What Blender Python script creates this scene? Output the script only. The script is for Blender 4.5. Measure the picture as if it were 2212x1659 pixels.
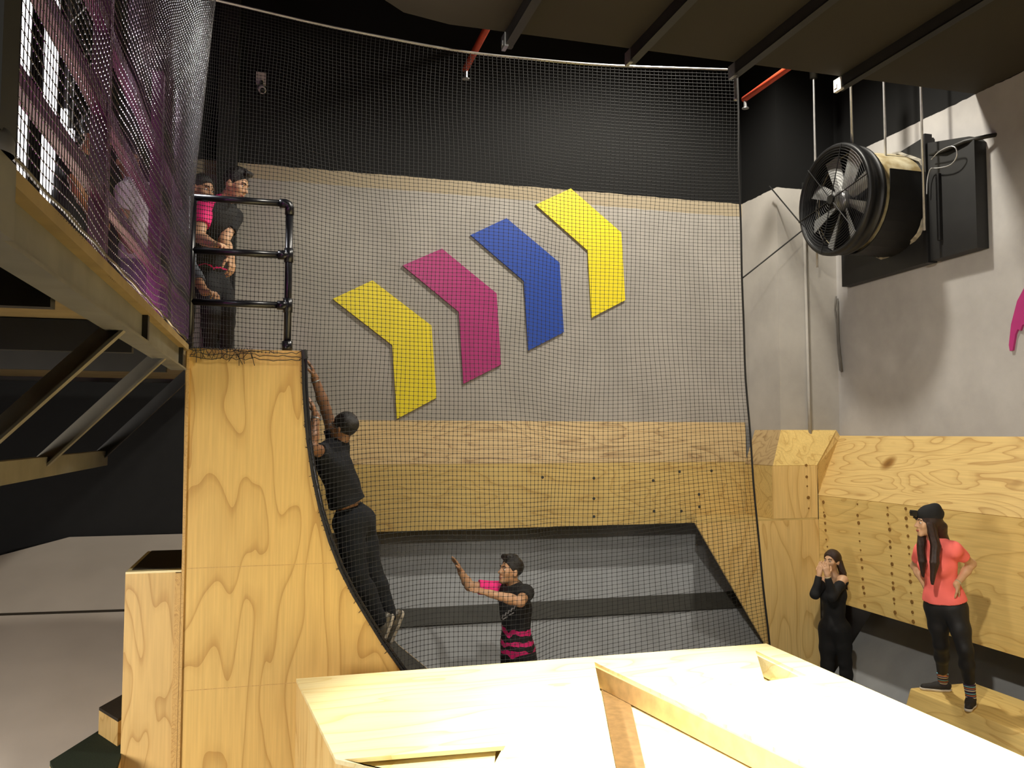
import bpy, math, random
import numpy as np
from mathutils import Vector, Matrix
random.seed(7); np.random.seed(7)
for o in list(bpy.data.objects): bpy.data.objects.remove(o)
SC = bpy.context.scene
COL = SC.collection

# ------------------------------------------------------------------ camera
FPX = 1840.0
YAW, PITCH, ROLL = math.radians(15.5), math.radians(3.32), math.radians(0.12)
CAM = np.array([0.0, 0.0, 2.9])
def _basis():
    cy, sy, cp, sp = math.cos(YAW), math.sin(YAW), math.cos(PITCH), math.sin(PITCH)
    f = np.array([sy*cp, cy*cp, sp]); r = np.array([cy, -sy, 0.0]); u = np.cross(r, f)
    c, s = math.cos(ROLL), math.sin(ROLL)
    return c*r+s*u, -s*r+c*u, f
CR, CU, CF = _basis()
cd = bpy.data.cameras.new('camera'); cd.sensor_width = 36.0; cd.lens = FPX*36/2212
cd.clip_start = 0.05; cd.clip_end = 100
co = bpy.data.objects.new('camera', cd); COL.objects.link(co)
M = Matrix(((CR[0], CU[0], -CF[0], CAM[0]), (CR[1], CU[1], -CF[1], CAM[1]), (CR[2], CU[2], -CF[2], CAM[2]), (0, 0, 0, 1)))
co.matrix_world = M
SC.camera = co

# ------------------------------------------------------------------ world, exposure, lamps
SC.view_settings.view_transform = 'Standard'; SC.view_settings.look = 'None'
SC.view_settings.gamma = 1.0; SC.view_settings.use_curve_mapping = False
SC.view_settings.exposure = 0.0
w = bpy.data.worlds.new('world'); SC.world = w; w.use_nodes = True
w.node_tree.nodes['Background'].inputs[0].default_value = (1.0, 0.93, 0.85, 1)
w.node_tree.nodes['Background'].inputs[1].default_value = 0.01

def lamp(name, kind, loc, target, energy, color, size=0.3, spot=None, blend=0.5, size_y=None):
    l = bpy.data.lights.new(name, kind); l.energy = energy; l.color = color
    if kind == 'AREA':
        l.size = size
        if size_y: l.shape = 'RECTANGLE'; l.size_y = size_y
    else:
        l.shadow_soft_size = size
    if kind == 'SPOT': l.spot_size = math.radians(spot); l.spot_blend = blend
    o = bpy.data.objects.new(name, l); COL.objects.link(o); o.location = loc
    d = Vector(target)-Vector(loc); o.rotation_euler = d.to_track_quat('-Z', 'Y').to_euler()
    return o
WARM = (1.0, 0.94, 0.82)
lamp('high_bay_light_over_box', 'SPOT', (2.3, 3.4, 6.0), (2.1, 4.0, 1.3), 2300, WARM, 0.16, 54, 0.35)
lamp('high_bay_light_key', 'SPOT', (1.4, 2.55, 5.0), (5.0, 6.2, 1.2), 740, WARM, 0.08, 92, 0.6)
lamp('high_bay_light_back', 'SPOT', (4.2, 7.45, 8.2), (4.0, 8.4, 0.0), 1120, WARM, 0.2, 138, 0.5)
lamp('high_bay_light_left', 'SPOT', (1.5, 5.2, 6.2), (0.3, 7.8, 3.8), 280, WARM, 0.2, 125, 0.6)
lamp('added_fill_behind_camera', 'AREA', (-1.0, -3.2, 5.2), (-0.6, 4.0, 2.6), 50, WARM, 0.8)  # unseen soft fill, added to lift surfaces facing the camera
lamp('added_ramp_fill', 'AREA', (-2.6, 2.9, 1.7), (-2.0, 4.7, -0.3), 190, (1.0, 0.93, 0.86), 0.9)  # unseen lamp, added to brighten the grey ramp
lamp('stage_light_white', 'SPOT', (-2.0, 6.4, 6.0), (-0.55, 5.1, 4.9), 9000, (0.97, 0.97, 1.0), 0.25, 62, 0.8)
lamp('stage_light_magenta', 'AREA', (-1.9, 3.4, 3.75), (-0.7, 4.4, 4.1), 18, (1.0, 0.12, 0.85), 0.5)

# ------------------------------------------------------------------ unprojection of photo points to real places
def ray(u, v): return CF + (u-1106)/FPX*CR + (829.5-v)/FPX*CU
def P(u, v, d): return CAM + d*ray(u, v)                 # at depth d metres along the view axis
def PX(u, v, x): r = ray(u, v); return CAM + r*((x-CAM[0])/r[0])
def PY(u, v, y): r = ray(u, v); return CAM + r*((y-CAM[1])/r[1])
def PZ(u, v, z): r = ray(u, v); return CAM + r*((z-CAM[2])/r[2])
def reach(a, u, v, L, near=True):                        # point on the sight line at bone length L from a
    r = ray(u, v); rn = r/np.linalg.norm(r); t = np.dot(a-CAM, rn); c = CAM+rn*t; d2 = L*L-np.dot(a-c, a-c)
    if d2 <= 0: return a+(c-a)/np.linalg.norm(c-a)*L
    return c + rn*(-math.sqrt(d2) if near else math.sqrt(d2))
def nrm(v): v = np.array(v, float); return v/np.linalg.norm(v)

# ------------------------------------------------------------------ materials
def lin(c): return tuple(((x/255)/12.92 if x/255 <= .04045 else ((x/255+.055)/1.055)**2.4) for x in c)+(1,)
def base(name):
    m = bpy.data.materials.new(name); m.use_nodes = True; nt = m.node_tree
    return m, nt, nt.nodes['Principled BSDF']
def N(nt, t, **kw):
    n = nt.nodes.new(t)
    for k, v in kw.items():
        if k in n.inputs.keys() if hasattr(n.inputs, 'keys') else False: n.inputs[k].default_value = v
        else: setattr(n, k, v)
    return n
def ramp(nt, stops, interp='LINEAR'):
    r = nt.nodes.new('ShaderNodeValToRGB'); r.color_ramp.interpolation = interp
    while len(r.color_ramp.elements) < len(stops): r.color_ramp.elements.new(0.5)
    for e, (p, c) in zip(r.color_ramp.elements, stops): e.position = p; e.color = c
    return r
def plain(name, c, rough=0.6, metal=0.0, var=0.12, scale=8.0, bump=0.0, spec=0.5, c2=None, bscale=None):
    m, nt, b = base(name); L = nt.links.new
    tc = N(nt, 'ShaderNodeTexCoord'); no = N(nt, 'ShaderNodeTexNoise'); no.inputs['Scale'].default_value = scale
    no.inputs['Detail'].default_value = 5; L(tc.outputs['Object'], no.inputs['Vector'])
    a = lin(c)
    if c2: bb = lin(c2)
    else: bb = tuple(x*(1-var) for x in a[:3])+(1,); a = tuple(min(1, x*(1+var)) for x in a[:3])+(1,)
    r = ramp(nt, [(0.35, bb), (0.65, a)]); L(no.outputs['Fac'], r.inputs['Fac']); L(r.outputs['Color'], b.inputs['Base Color'])
    b.inputs['Roughness'].default_value = rough; b.inputs['Metallic'].default_value = metal; b.inputs['Specular IOR Level'].default_value = spec
    if bump:
        n2 = N(nt, 'ShaderNodeTexNoise'); n2.inputs['Scale'].default_value = bscale or scale*6; L(tc.outputs['Object'], n2.inputs['Vector'])
        bp = N(nt, 'ShaderNodeBump'); bp.inputs['Strength'].default_value = bump; bp.inputs['Distance'].default_value = 0.01
        L(n2.outputs['Fac'], bp.inputs['Height']); L(bp.outputs['Normal'], b.inputs['Normal'])
    return m
def emit(name, c, s):
    m, nt, b = base(name); b.inputs['Base Color'].default_value = lin(c)
    b.inputs['Emission Color'].default_value = lin(c); b.inputs['Emission Strength'].default_value = s
    return m
def ply(name, light=(226, 192, 124), dark=(190, 148, 78), grain='z', seed=0.0, rings=7.0, scale=1.0, knots=0.0):
    """rotary cut pine plywood: contour lines of a stretched noise field make the cathedral figure"""
    m, nt, b = base(name); L = nt.links.new
    tc = N(nt, 'ShaderNodeTexCoord'); mp = N(nt, 'ShaderNodeMapping'); L(tc.outputs['Object'], mp.inputs['Vector'])
    s = {'z': (1.7, 1.7, 0.42), 'x': (0.42, 1.7, 1.7), 'y': (1.7, 0.42, 1.7)}[grain]
    mp.inputs['Scale'].default_value = tuple(q*scale for q in s); mp.inputs['Location'].default_value = (seed, seed*1.7, seed*.6)
    no = N(nt, 'ShaderNodeTexNoise'); no.inputs['Scale'].default_value = 1.0; no.inputs['Detail'].default_value = 2.2; no.inputs['Distortion'].default_value = 0.35
    L(mp.outputs['Vector'], no.inputs['Vector'])
    mu = N(nt, 'ShaderNodeMath', operation='MULTIPLY'); mu.inputs[1].default_value = rings*2; L(no.outputs['Fac'], mu.inputs[0])
    fr = N(nt, 'ShaderNodeMath', operation='FRACT'); L(mu.outputs[0], fr.inputs[0])
    la, da = lin(light), lin(dark); mid = tuple(0.7*x+0.3*y for x, y in zip(la, da))
    r = ramp(nt, [(0.0, da), (0.14, mid), (0.45, la), (0.9, la), (1.0, mid)]); L(fr.outputs[0], r.inputs['Fac'])
    mp2 = N(nt, 'ShaderNodeMapping'); L(tc.outputs['Object'], mp2.inputs['Vector'])
    s2 = {'z': (60, 60, 2.0), 'x': (2.0, 60, 60), 'y': (60, 2.0, 60)}[grain]; mp2.inputs['Scale'].default_value = s2
    n2 = N(nt, 'ShaderNodeTexNoise'); n2.inputs['Scale'].default_value = 1.0; n2.inputs['Detail'].default_value = 3; L(mp2.outputs['Vector'], n2.inputs['Vector'])
    r2 = ramp(nt, [(0.3, (0.86, 0.84, 0.8, 1)), (0.7, (1.05, 1.04, 1.0, 1))]); L(n2.outputs['Fac'], r2.inputs['Fac'])
    mx = N(nt, 'ShaderNodeMix', data_type='RGBA', blend_type='MULTIPLY'); mx.inputs[0].default_value = 0.8
    L(r.outputs['Color'], mx.inputs[6]); L(r2.outputs['Color'], mx.inputs[7]); out = mx.outputs[2]
    if knots:
        vo = N(nt, 'ShaderNodeTexVoronoi'); vo.inputs['Scale'].default_value = knots; L(tc.outputs['Object'], vo.inputs['Vector'])
        kr = ramp(nt, [(0.0, (0.20, 0.12, 0.05, 1)), (0.05, (0.45, 0.32, 0.18, 1)), (0.11, (1, 1, 1, 1))]); L(vo.outputs['Distance'], kr.inputs['Fac'])
        m3 = N(nt, 'ShaderNodeMix', data_type='RGBA', blend_type='MULTIPLY'); m3.inputs[0].default_value = 1.0
        L(out, m3.inputs[6]); L(kr.outputs['Color'], m3.inputs[7]); out = m3.outputs[2]
    L(out, b.inputs['Base Color']); b.inputs['Roughness'].default_value = 0.48; b.inputs['Specular IOR Level'].default_value = 0.35
    return m
def banded(name, lo, hi, z, edge=None, edge_h=0.0, axis='Z', rough=0.8, wob=0.03):
    """painted wall: colour lo below height z, hi above, with an optional bare band below the line"""
    m, nt, b = base(name); L = nt.links.new
    tc = N(nt, 'ShaderNodeTexCoord'); sx = N(nt, 'ShaderNodeSeparateXYZ'); L(tc.outputs['Object'], sx.inputs[0])
    no = N(nt, 'ShaderNodeTexNoise'); no.inputs['Scale'].default_value = 6; no.inputs['Detail'].default_value = 4; L(tc.outputs['Object'], no.inputs['Vector'])
    ma = N(nt, 'ShaderNodeMath', operation='MULTIPLY_ADD'); ma.inputs[1].default_value = wob; L(no.outputs['Fac'], ma.inputs[0]); L(sx.outputs[axis], ma.inputs[2])
    n2 = N(nt, 'ShaderNodeTexNoise'); n2.inputs['Scale'].default_value = 1.3; n2.inputs['Detail'].default_value = 7; n2.inputs['Roughness'].default_value = 0.62; L(tc.outputs['Object'], n2.inputs['Vector'])
    a = lin(lo); r = ramp(nt, [(0.3, tuple(x*.84 for x in a[:3])+(1,)), (0.7, tuple(min(1, x*1.1) for x in a[:3])+(1,))]); L(n2.outputs['Fac'], r.inputs['Fac'])
    out = r.outputs['Color']
    def step(zz, colr, prev):
        g = N(nt, 'ShaderNodeMath', operation='GREATER_THAN'); g.inputs[1].default_value = zz; L(ma.outputs[0], g.inputs[0])
        mx = N(nt, 'ShaderNodeMix', data_type='RGBA'); L(g.outputs[0], mx.inputs[0]); L(prev, mx.inputs[6]); mx.inputs[7].default_value = colr
        return mx.outputs[2]
    if edge: out = step(z-edge_h, lin(edge), out)
    out = step(z, lin(hi), out)
    L(out, b.inputs['Base Color']); b.inputs['Roughness'].default_value = rough; b.inputs['Specular IOR Level'].default_value = 0.25
    bp = N(nt, 'ShaderNodeBump'); bp.inputs['Strength'].default_value = 0.12; bp.inputs['Distance'].default_value = 0.01
    L(n2.outputs['Fac'], bp.inputs['Height']); L(bp.outputs['Normal'], b.inputs['Normal'])
    return m
MT = {
 'floor': plain('grey_rubber_floor', (112, 114, 116), 0.75, scale=3),
 'bank': plain('grey_rubber_bank', (146, 148, 150), 0.75, scale=3, var=.08),
 'bankdark': plain('dark_rubber_and_shade', (58, 57, 52), 0.7),
 'ramp_grey': plain('pale_grey_painted_ply', (186, 176, 164), 0.6, scale=2, var=.05),
 'wall_back': banded('painted_wall_back', (160, 155, 148), (15, 15, 15), 5.96, (158, 145, 122), 0.17),
 'wall_col': banded('painted_column', (168, 164, 158), (10, 10, 10), 5.96),
 'wall_right': banded('painted_wall_right', (170, 167, 164), (14, 14, 14), 6.34),
 'black_wall': plain('black_wall', (16, 16, 16), 0.9),
 'dark_wall': plain('dark_brown_wall', (60, 55, 48), 0.8),
 'ceil': plain('brown_ceiling_board', (44, 39, 29), 0.85, var=.05, scale=2),
 'ply_warp': ply('plywood_warped_wall', (222, 186, 112), (192, 152, 84), 'z', 1.3, 5),
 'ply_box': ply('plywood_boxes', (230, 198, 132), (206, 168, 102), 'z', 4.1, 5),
 'ply_back': ply('plywood_back', (212, 184, 118), (186, 152, 90), 'x', 8.2, 6, 1.5),
 'ply_right': ply('plywood_right', (226, 196, 124), (202, 166, 98), 'y', 2.6, 6, 1.3),
 'ply_up': ply('plywood_upper_sheet', (214, 184, 120), (180, 144, 86), 'y', 6.4, 8, 1.3, 0.9),
 'ply_worn_shaded': ply('plywood_worn_shaded_upper', (182, 156, 112), (140, 112, 74), 'x', 5.2, 7, 1.2, 0.5),  # brown stains, plus the shade on these sloped sheets painted in
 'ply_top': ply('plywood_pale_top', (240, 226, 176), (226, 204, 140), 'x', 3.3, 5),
 'ply_stair': ply('plywood_stair', (214, 180, 116), (186, 148, 88), 'z', 9.9, 6, 1.5, 1.6),
 'ply_edge': ply('plywood_cut_edge', (206, 168, 104), (176, 136, 78), 'y', 5.0, 16, 3),
 'black_ply': plain('black_painted_board', (24, 24, 24), 0.55),
 'rubber_top': plain('dark_grip_top', (46, 38, 26), 0.85, scale=40),
 'turf': plain('green_turf', (28, 46, 22), 0.95, scale=120, bump=0.8, var=.4),
 'steel_grey': plain('grey_painted_steel', (108, 104, 92), 0.5, 0.1, scale=5, var=.15),
 'steel_dark': plain('dark_steel', (37, 36, 33), 0.5, 0.2),
 'galv': plain('galvanised_steel', (150, 150, 150), 0.35, 0.8),
 'pipe_black': plain('black_pipe', (22, 22, 26), 0.28, 0.2),
 'rail_dark': plain('magenta_lit_rail_tint', (92, 34, 84), 0.4, 0.1),  # magenta light falling on the dark rails is put into this colour
 'net': plain('black_net_cord', (17, 17, 16), 0.7, spec=.5),
 'net_side': plain('grey_net_cord', (56, 56, 58), 0.26, spec=1.0),
 'rope': plain('black_rope', (26, 25, 24), 0.7),
 'wire': plain('steel_wire', (196, 196, 196), 0.35, 0.6),
 'orange': plain('orange_red_paint', (196, 66, 34), 0.5),
 'white_pl': plain('white_plastic', (214, 212, 206), 0.4, var=.03),
 'black_pl': plain('black_plastic', (16, 16, 17), 0.4),
 'yellow': plain('yellow_paint', (228, 208, 34), 0.5, var=.02),
 'magenta': plain('magenta_paint', (166, 46, 112), 0.45, var=.04),
 'blue': plain('blue_paint', (34, 70, 160), 0.45, var=.03),
 'arrow_edge': plain('dark_arrow_edge', (70, 62, 40), 0.6),
 'fan_black': plain('fan_black', (28, 28, 29), 0.45, 0.2),
 'fan_blade': plain('fan_blade_alloy', (150, 150, 148), 0.45, 0.35, var=.05),
 'duct_skin': plain('flexible_duct_skin', (206, 196, 164), 0.5, var=.15, scale=6, c2=(150, 130, 88)),
 'tape': plain('silver_tape', (170, 164, 150), 0.35, 0.3, scale=20, var=.4),
 'truss': plain('aluminium_truss', (190, 190, 196), 0.28, 0.9),
 'lightstrip': emit('lit_white_strip', (255, 252, 255), 4.0),
}

# ------------------------------------------------------------------ mesh helpers
class MB:
    def __init__(s): s.v = []; s.f = []
    def add(s, vs, fs):
        n = len(s.v); s.v += [tuple(float(c) for c in p) for p in vs]; s.f += [tuple(i+n for i in f) for f in fs]; return s
    def box(s, lo, hi):
        x0, y0, z0 = lo; x1, y1, z1 = hi
        return s.add([(x0,y0,z0),(x1,y0,z0),(x1,y1,z0),(x0,y1,z0),(x0,y0,z1),(x1,y0,z1),(x1,y1,z1),(x0,y1,z1)],
                     [(3,2,1,0),(4,5,6,7),(0,1,5,4),(1,2,6,5),(2,3,7,6),(3,0,4,7)])
    def prism(s, pts, d):                                # polygon pts (3-D) swept along vector d
        n = len(pts); d = np.array(d, float); a = [np.array(p, float) for p in pts]
        return s.add(a+[p+d for p in a], [tuple(range(n))[::-1], tuple(range(n, 2*n))]+[(i, (i+1) % n, n+(i+1) % n, n+i) for i in range(n)])
    def bar(s, a, b, w, h, up=(0, 0, 1)):                # rectangular bar from a to b
        a, b = np.array(a, float), np.array(b, float); d = nrm(b-a); sd = np.cross(d, up)
        if np.linalg.norm(sd) < 1e-4: sd = np.cross(d, (0, 1, 0))
        sd = nrm(sd); u = np.cross(sd, d); c = [(-w/2, -h/2), (w/2, -h/2), (w/2, h/2), (-w/2, h/2)]
        return s.prism([a+sd*p+u*q for p, q in c], b-a)
    def tube(s, pts, r, n=10, caps=True):
        pts = [np.array(p, float) for p in pts]; rs = r if hasattr(r, '__len__') else [r]*len(pts)
        ref = np.array((0, 0, 1.0)); vs = []; fs = []; prev = None
        for i, p in enumerate(pts):
            d = nrm(pts[min(i+1, len(pts)-1)]-pts[max(i-1, 0)])
            if prev is None:
                a = np.cross(d, ref)
                if np.linalg.norm(a) < 1e-3: a = np.cross(d, (0, 1, 0))
                a = nrm(a)
            else: a = nrm(prev-d*np.dot(prev, d))
            prev = a; bb = np.cross(d, a)
            vs += [p+rs[i]*(a*math.cos(2*math.pi*k/n)+bb*math.sin(2*math.pi*k/n)) for k in range(n)]
        for i in range(len(pts)-1):
            for k in range(n): fs.append((i*n+k, i*n+(k+1) % n, (i+1)*n+(k+1) % n, (i+1)*n+k))
        if caps: fs += [tuple(range(n))[::-1], tuple(range((len(pts)-1)*n, len(pts)*n))]
        return s.add(vs, fs)
    def lathe(s, c, axis, prof, n=32, closed=False):     # prof: (radius, distance along axis)
        c = np.array(c, float); d = nrm(axis); a = np.cross(d, (0, 0, 1.0))
        if np.linalg.norm(a) < 1e-3: a = np.cross(d, (0, 1, 0))
        a = nrm(a); b = np.cross(d, a); vs = []; fs = []
        for r, t in prof: vs += [c+d*t+r*(a*math.cos(2*math.pi*k/n)+b*math.sin(2*math.pi*k/n)) for k in range(n)]
        m = len(prof)
        for i in range(m if closed else m-1):
            j = (i+1) % m
            for k in range(n): fs.append((i*n+k, i*n+(k+1) % n, j*n+(k+1) % n, j*n+k))
        return s.add(vs, fs)
    def ball(s, c, r, n=12):
        prof = [(max(r*math.sin(math.pi*i/n), 1e-5), -r*math.cos(math.pi*i/n)) for i in range(n+1)]
        return s.lathe(c, (0, 0, 1), prof, n*2)
    def build(s, name, mat, parent=None, smooth=False, bevel=0.0, loc=None):
        me = bpy.data.meshes.new(name); off = np.zeros(3)
        if parent is not None:
            off = np.array(parent['_o'])
        elif loc is not None: off = np.array(loc, float)
        me.from_pydata([tuple(np.array(p)-off) for p in s.v], [], s.f); me.validate(); me.update()
        import bmesh
        bm = bmesh.new(); bm.from_mesh(me); bmesh.ops.recalc_face_normals(bm, faces=bm.faces); bm.to_mesh(me); bm.free()
        o = bpy.data.objects.new(name, me); COL.objects.link(o); me.materials.append(mat)
        if smooth:
            for p in me.polygons: p.use_smooth = True
        if parent is not None: o.parent = parent
        elif loc is not None: o.location = loc
        o['_o'] = [float(q) for q in (off if (parent is not None or loc is not None) else np.zeros(3))]
        if bevel:
            b = o.modifiers.new('bevel', 'BEVEL'); b.width = bevel; b.segments = 2; b.limit_method = 'ANGLE'; b.angle_limit = math.radians(40)
        return o
def tag(o, label, cat, group=None, kind=None):
    o['label'] = label; o['category'] = cat
    if group: o['group'] = group
    if kind: o['kind'] = kind
    return o
def thing(name, label, cat, loc, group=None):
    o = bpy.data.objects.new(name, None); COL.objects.link(o); o.location = tuple(float(c) for c in loc); o.empty_display_size = 0.2
    o['_o'] = [float(c) for c in loc]
    return tag(o, label, cat, group)
def struct(o): o['kind'] = 'structure'; return o

# ------------------------------------------------------------------ the room
FL = 0.0
YB, XR = 9.94, 6.75
struct(MB().box((-9, -6, -0.2), (7.6, YB, FL)).build('floor', MT['floor']))
struct(MB().box((-9, YB, -0.2), (7.6, YB+0.25, 9.6)).build('wall_back', MT['wall_back']))
struct(MB().box((XR+0.25, -6, -0.2), (XR+0.5, YB, 1.0)).box((XR, -6, 1.0), (XR+0.25, YB, 9.6)).build('wall_right', MT['wall_right']))
struct(MB().box((-9.25, -6, -0.2), (-9, YB, 9.6)).build('wall_left', MT['black_wall']))
struct(MB().box((-9.25, -6.25, -0.2), (XR+0.5, -6, 9.6)).build('wall_front', MT['dark_wall']))
struct(MB().box((-9.25, -6.25, 9.6), (XR+0.5, YB+0.25, 9.8)).build('ceiling', MT['black_wall']))
CZ = 6.33
struct(MB().prism([(0.62, -6, CZ), (XR, -6, CZ), (XR, 6.86, CZ), (1.35, 6.86, CZ), (0.95, 6.76, CZ), (0.72, 6.55, CZ), (0.62, 6.2, CZ)], (0, 0, 0.08)).build('ceiling_lower', MT['ceil']))
struct(MB().box((5.92, 9.12, 0), (XR, YB, 9.6)).build('trim_1', MT['wall_col']))
struct(MB().box((-0.66, 9.6, 3.42), (-0.46, YB, 9.6)).build('trim_2', MT['black_wall']))
struct(MB().box((-9, 9.8, 3.5), (-0.93, YB, 6.2)).build('trim_3', MT['black_wall']))
struct(MB().box((-9, 9.6, 0), (-0.62, YB, 3.42)).build('wall_back_under_platform', MT['black_wall']))  # wall in deep shade below the deck; the shade is put in as black

def sheet(pts, n, t=0.018): return MB().prism(pts, nrm(n)*t)
# banks of grey rubber behind the plywood fronts
bk = MB().prism([(-0.4, 8.5, 0), (-0.4, YB, 1.83), (-0.4, YB, 0)], (6.3, 0, 0)).build('sloped_bank', MT['bank'])
tag(bk, 'long grey rubber bank recessed below the plywood strip of the back wall', 'ramp')
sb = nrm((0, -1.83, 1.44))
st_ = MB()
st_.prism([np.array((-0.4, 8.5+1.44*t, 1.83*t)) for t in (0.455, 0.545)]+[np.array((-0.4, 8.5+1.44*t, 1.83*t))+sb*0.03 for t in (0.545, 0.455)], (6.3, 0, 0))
st_.build('shade_strip', MT['bankdark'], bk)  # band of shade across the bank, painted as a dark raised strip
bkr = MB().prism([(6.2, -4, 0), (6.98, -4, 0.98), (6.98, -4, 0)], (0, 12.7, 0)).build('sloped_bank', MT['bank'])
tag(bkr, 'grey rubber bank in the dark recess under the plywood of the right wall', 'ramp')

# plywood cladding
t = thing('plywood_cladding', 'long plywood strip with sloped top sheet along the foot of the back wall', 'wall panel', (2.8, 9.4, 1.83))
MB().prism([(-0.2, 9.38, 1.83), (5.6, 9.38, 1.83), (5.6, 9.38, 2.556), (-0.2, 9.38, 2.556)], (0, 0.03, 0)).build('front_sheet', MT['ply_back'], t)
sheet([(-0.2, 9.38, 2.56), (5.6, 9.38, 2.56), (5.92, YB-0.01, 3.05), (-0.2, YB-0.01, 3.05)], (0, .67, -.74)).build('sloped_sheet', MT['ply_worn_shaded'], t)
for (u, v) in [(1172,1031),(1283,1033),(1411,1038),(1283,1077),(1283,1116),(1468,1019),(1537,1017),(1413,1104),(1472,1104),(1510,1068),(1511,1095)]:
    MB().lathe(PY(u, v, 9.378), (0, -1, 0), [(0.001, .004), (.016, .004), (.018, 0), (.018, -.004)], 8).build('screw_hole', MT['bankdark'], t)

t = thing('plywood_cladding', 'plywood boxing with sloped sides round the corner column', 'wall panel', (5.9, 8.75, 1.92))
MB().prism([(5.57, 8.75, 1.92), (6.16, 8.75, 1.92), (6.16, 8.75, 2.53), (5.57, 8.75, 2.53)], (0, 0.02, 0)).build('front_sheet', MT['ply_box'], t)
MB().prism([(5.57, 8.772, 1.92), (5.57, 9.36, 1.92), (5.57, 9.36, 2.53), (5.57, 8.772, 2.53)], (0.02, 0, 0)).build('side_sheet', MT['ply_back'], t)
sheet([(5.57, 8.75, 2.535), (6.16, 8.75, 2.535), (6.70, 9.115, 2.95), (5.92, 9.115, 2.95)], (0, .7, -.7)).build('sloped_sheet', MT['ply_right'], t)
sheet([(5.57, 8.75, 2.535), (5.92, 9.115, 2.95), (5.92, 9.7, 2.95), (5.57, 9.36, 2.535)], (.75, 0, -.65)).build('sloped_sheet', MT['ply_worn_shaded'], t)
sheet([(6.16, 8.75, 2.53), (6.70, 9.115, 2.95), (6.745, 9.10, 2.87), (6.172, 8.75, 2.19)], (.6, .7, -.3)).build('corner_sheet', MT['ply_up'], t)

t = thing('plywood_cladding', 'plywood lower wing with slanted left edge in the corner behind the woman in black', 'wall panel', (5.6, 8.75, 0))
MB().prism([(4.57, 8.75, 1.9), (6.168, 8.75, 1.9), (6.168, 8.75, 0), (5.74, 8.75, 0), (5.46, 8.75, 0.46)], (0, 0.03, 0)).build('front_sheet', MT['ply_box'], t)
MB().prism([(4.57, 8.75, 1.9), (6.16, 8.75, 1.9), (6.16, 9.37, 1.9), (4.9, 9.37, 1.9)], (0, 0, 0.018)).build('ledge', MT['ply_back'], t)

t = thing('plywood_cladding', 'tall plywood wall with rows of bolt holes and sloped knotty top along the right side', 'wall panel', (6.15, 5, 1.0))
MB().prism([(6.17, -4, 1.0), (6.17, 8.75, 1.0), (6.17, 8.75, 2.18), (6.17, -4, 2.18)], (0.03, 0, 0)).build('front_sheet', MT['ply_right'], t)
MB().prism([(6.17, -4, 2.185), (6.17, 8.76, 2.185), (6.74, 9.1, 2.88), (6.74, -4, 2.88)], nrm((.75, 0, -.65))*0.02).build('sloped_sheet', MT['ply_up'], t)
HOLE = plain('dark_hole_wood', (128, 92, 36), .8)
for u0, v0, u1, v1, n in [(1779,1088,1787,1180,7),(1852,1090,1868,1305,12),(1917,1095,1934,1325,14),(1957,1100,1972,1340,13),(1741,1006,1748,1103,5)]:
    for i in range(n):
        f = i/(n-1.0); u, v = u0+(u1-u0)*f+random.uniform(-1, 1), v0+(v1-v0)*f+random.uniform(-5, 5)
        p = PX(u, v, 6.168) if u0 != 1741 else PY(u, v, 8.748)
        ax_ = (-1, 0, 0) if u0 != 1741 else (0, -1, 0)
        r = random.choice([.010, .016, .020]); MB().lathe(p, ax_, [(0.001, .004), (r, .004), (r*1.1, -.003)], 8).build('bolt_hole', HOLE, t)
MB().bar((6.166, 5.2, 2.19), (6.70, 5.0, 2.86), 0.02, 0.01).build('sheet_joint', MT['ply_edge'], t)

# chevrons on the back wall
def arrow(pts, m, label):
    o = MB().prism([PY(u, v, 9.915) for u, v in pts], (0, 0.024, 0)).build('wall_arrow', MT[m])
    return tag(o, label, 'arrow', 'bent arrows on the back wall')
arrow([(718.6,645.6),(804.6,605.4),(932.2,703.3),(943,859.2),(857.6,904.8),(847.5,745.5)], 'yellow', 'yellow bent arrow on the grey wall, the one nearest the climber')
arrow([(869.8,573.4),(954.8,536.9),(1072.9,633.8),(1082.4,787.7),(1001.4,828.9),(991.3,673.6)], 'magenta', 'magenta bent arrow on the grey back wall')
arrow([(1016.6,507.6),(1094.2,471.1),(1208.9,567.3),(1218.1,717.5),(1141.4,757),(1132,607.1)], 'blue', 'blue bent arrow on the grey back wall')
arrow([(1157.3,441.8),(1233.2,407),(1342.2,502.2),(1350.7,648.3),(1278.1,686.1),(1269.7,541)], 'yellow', 'yellow bent arrow highest on the grey wall, beyond the blue arrow')
sw = MB().prism([PX(u, v, 6.725) for u, v in [(2290,560),(2212,622),(2197,650),(2184,700),(2179,745),(2181,758),(2187,757),(2193,722),(2198,711),(2204,714),(2208,702),(2216,700),(2240,690),(2290,640)]], (0.024, 0, 0)).build('wall_graphic', MT['magenta'])
tag(sw, 'magenta curved brush stroke shape on the grey right wall', 'wall graphic')

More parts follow.
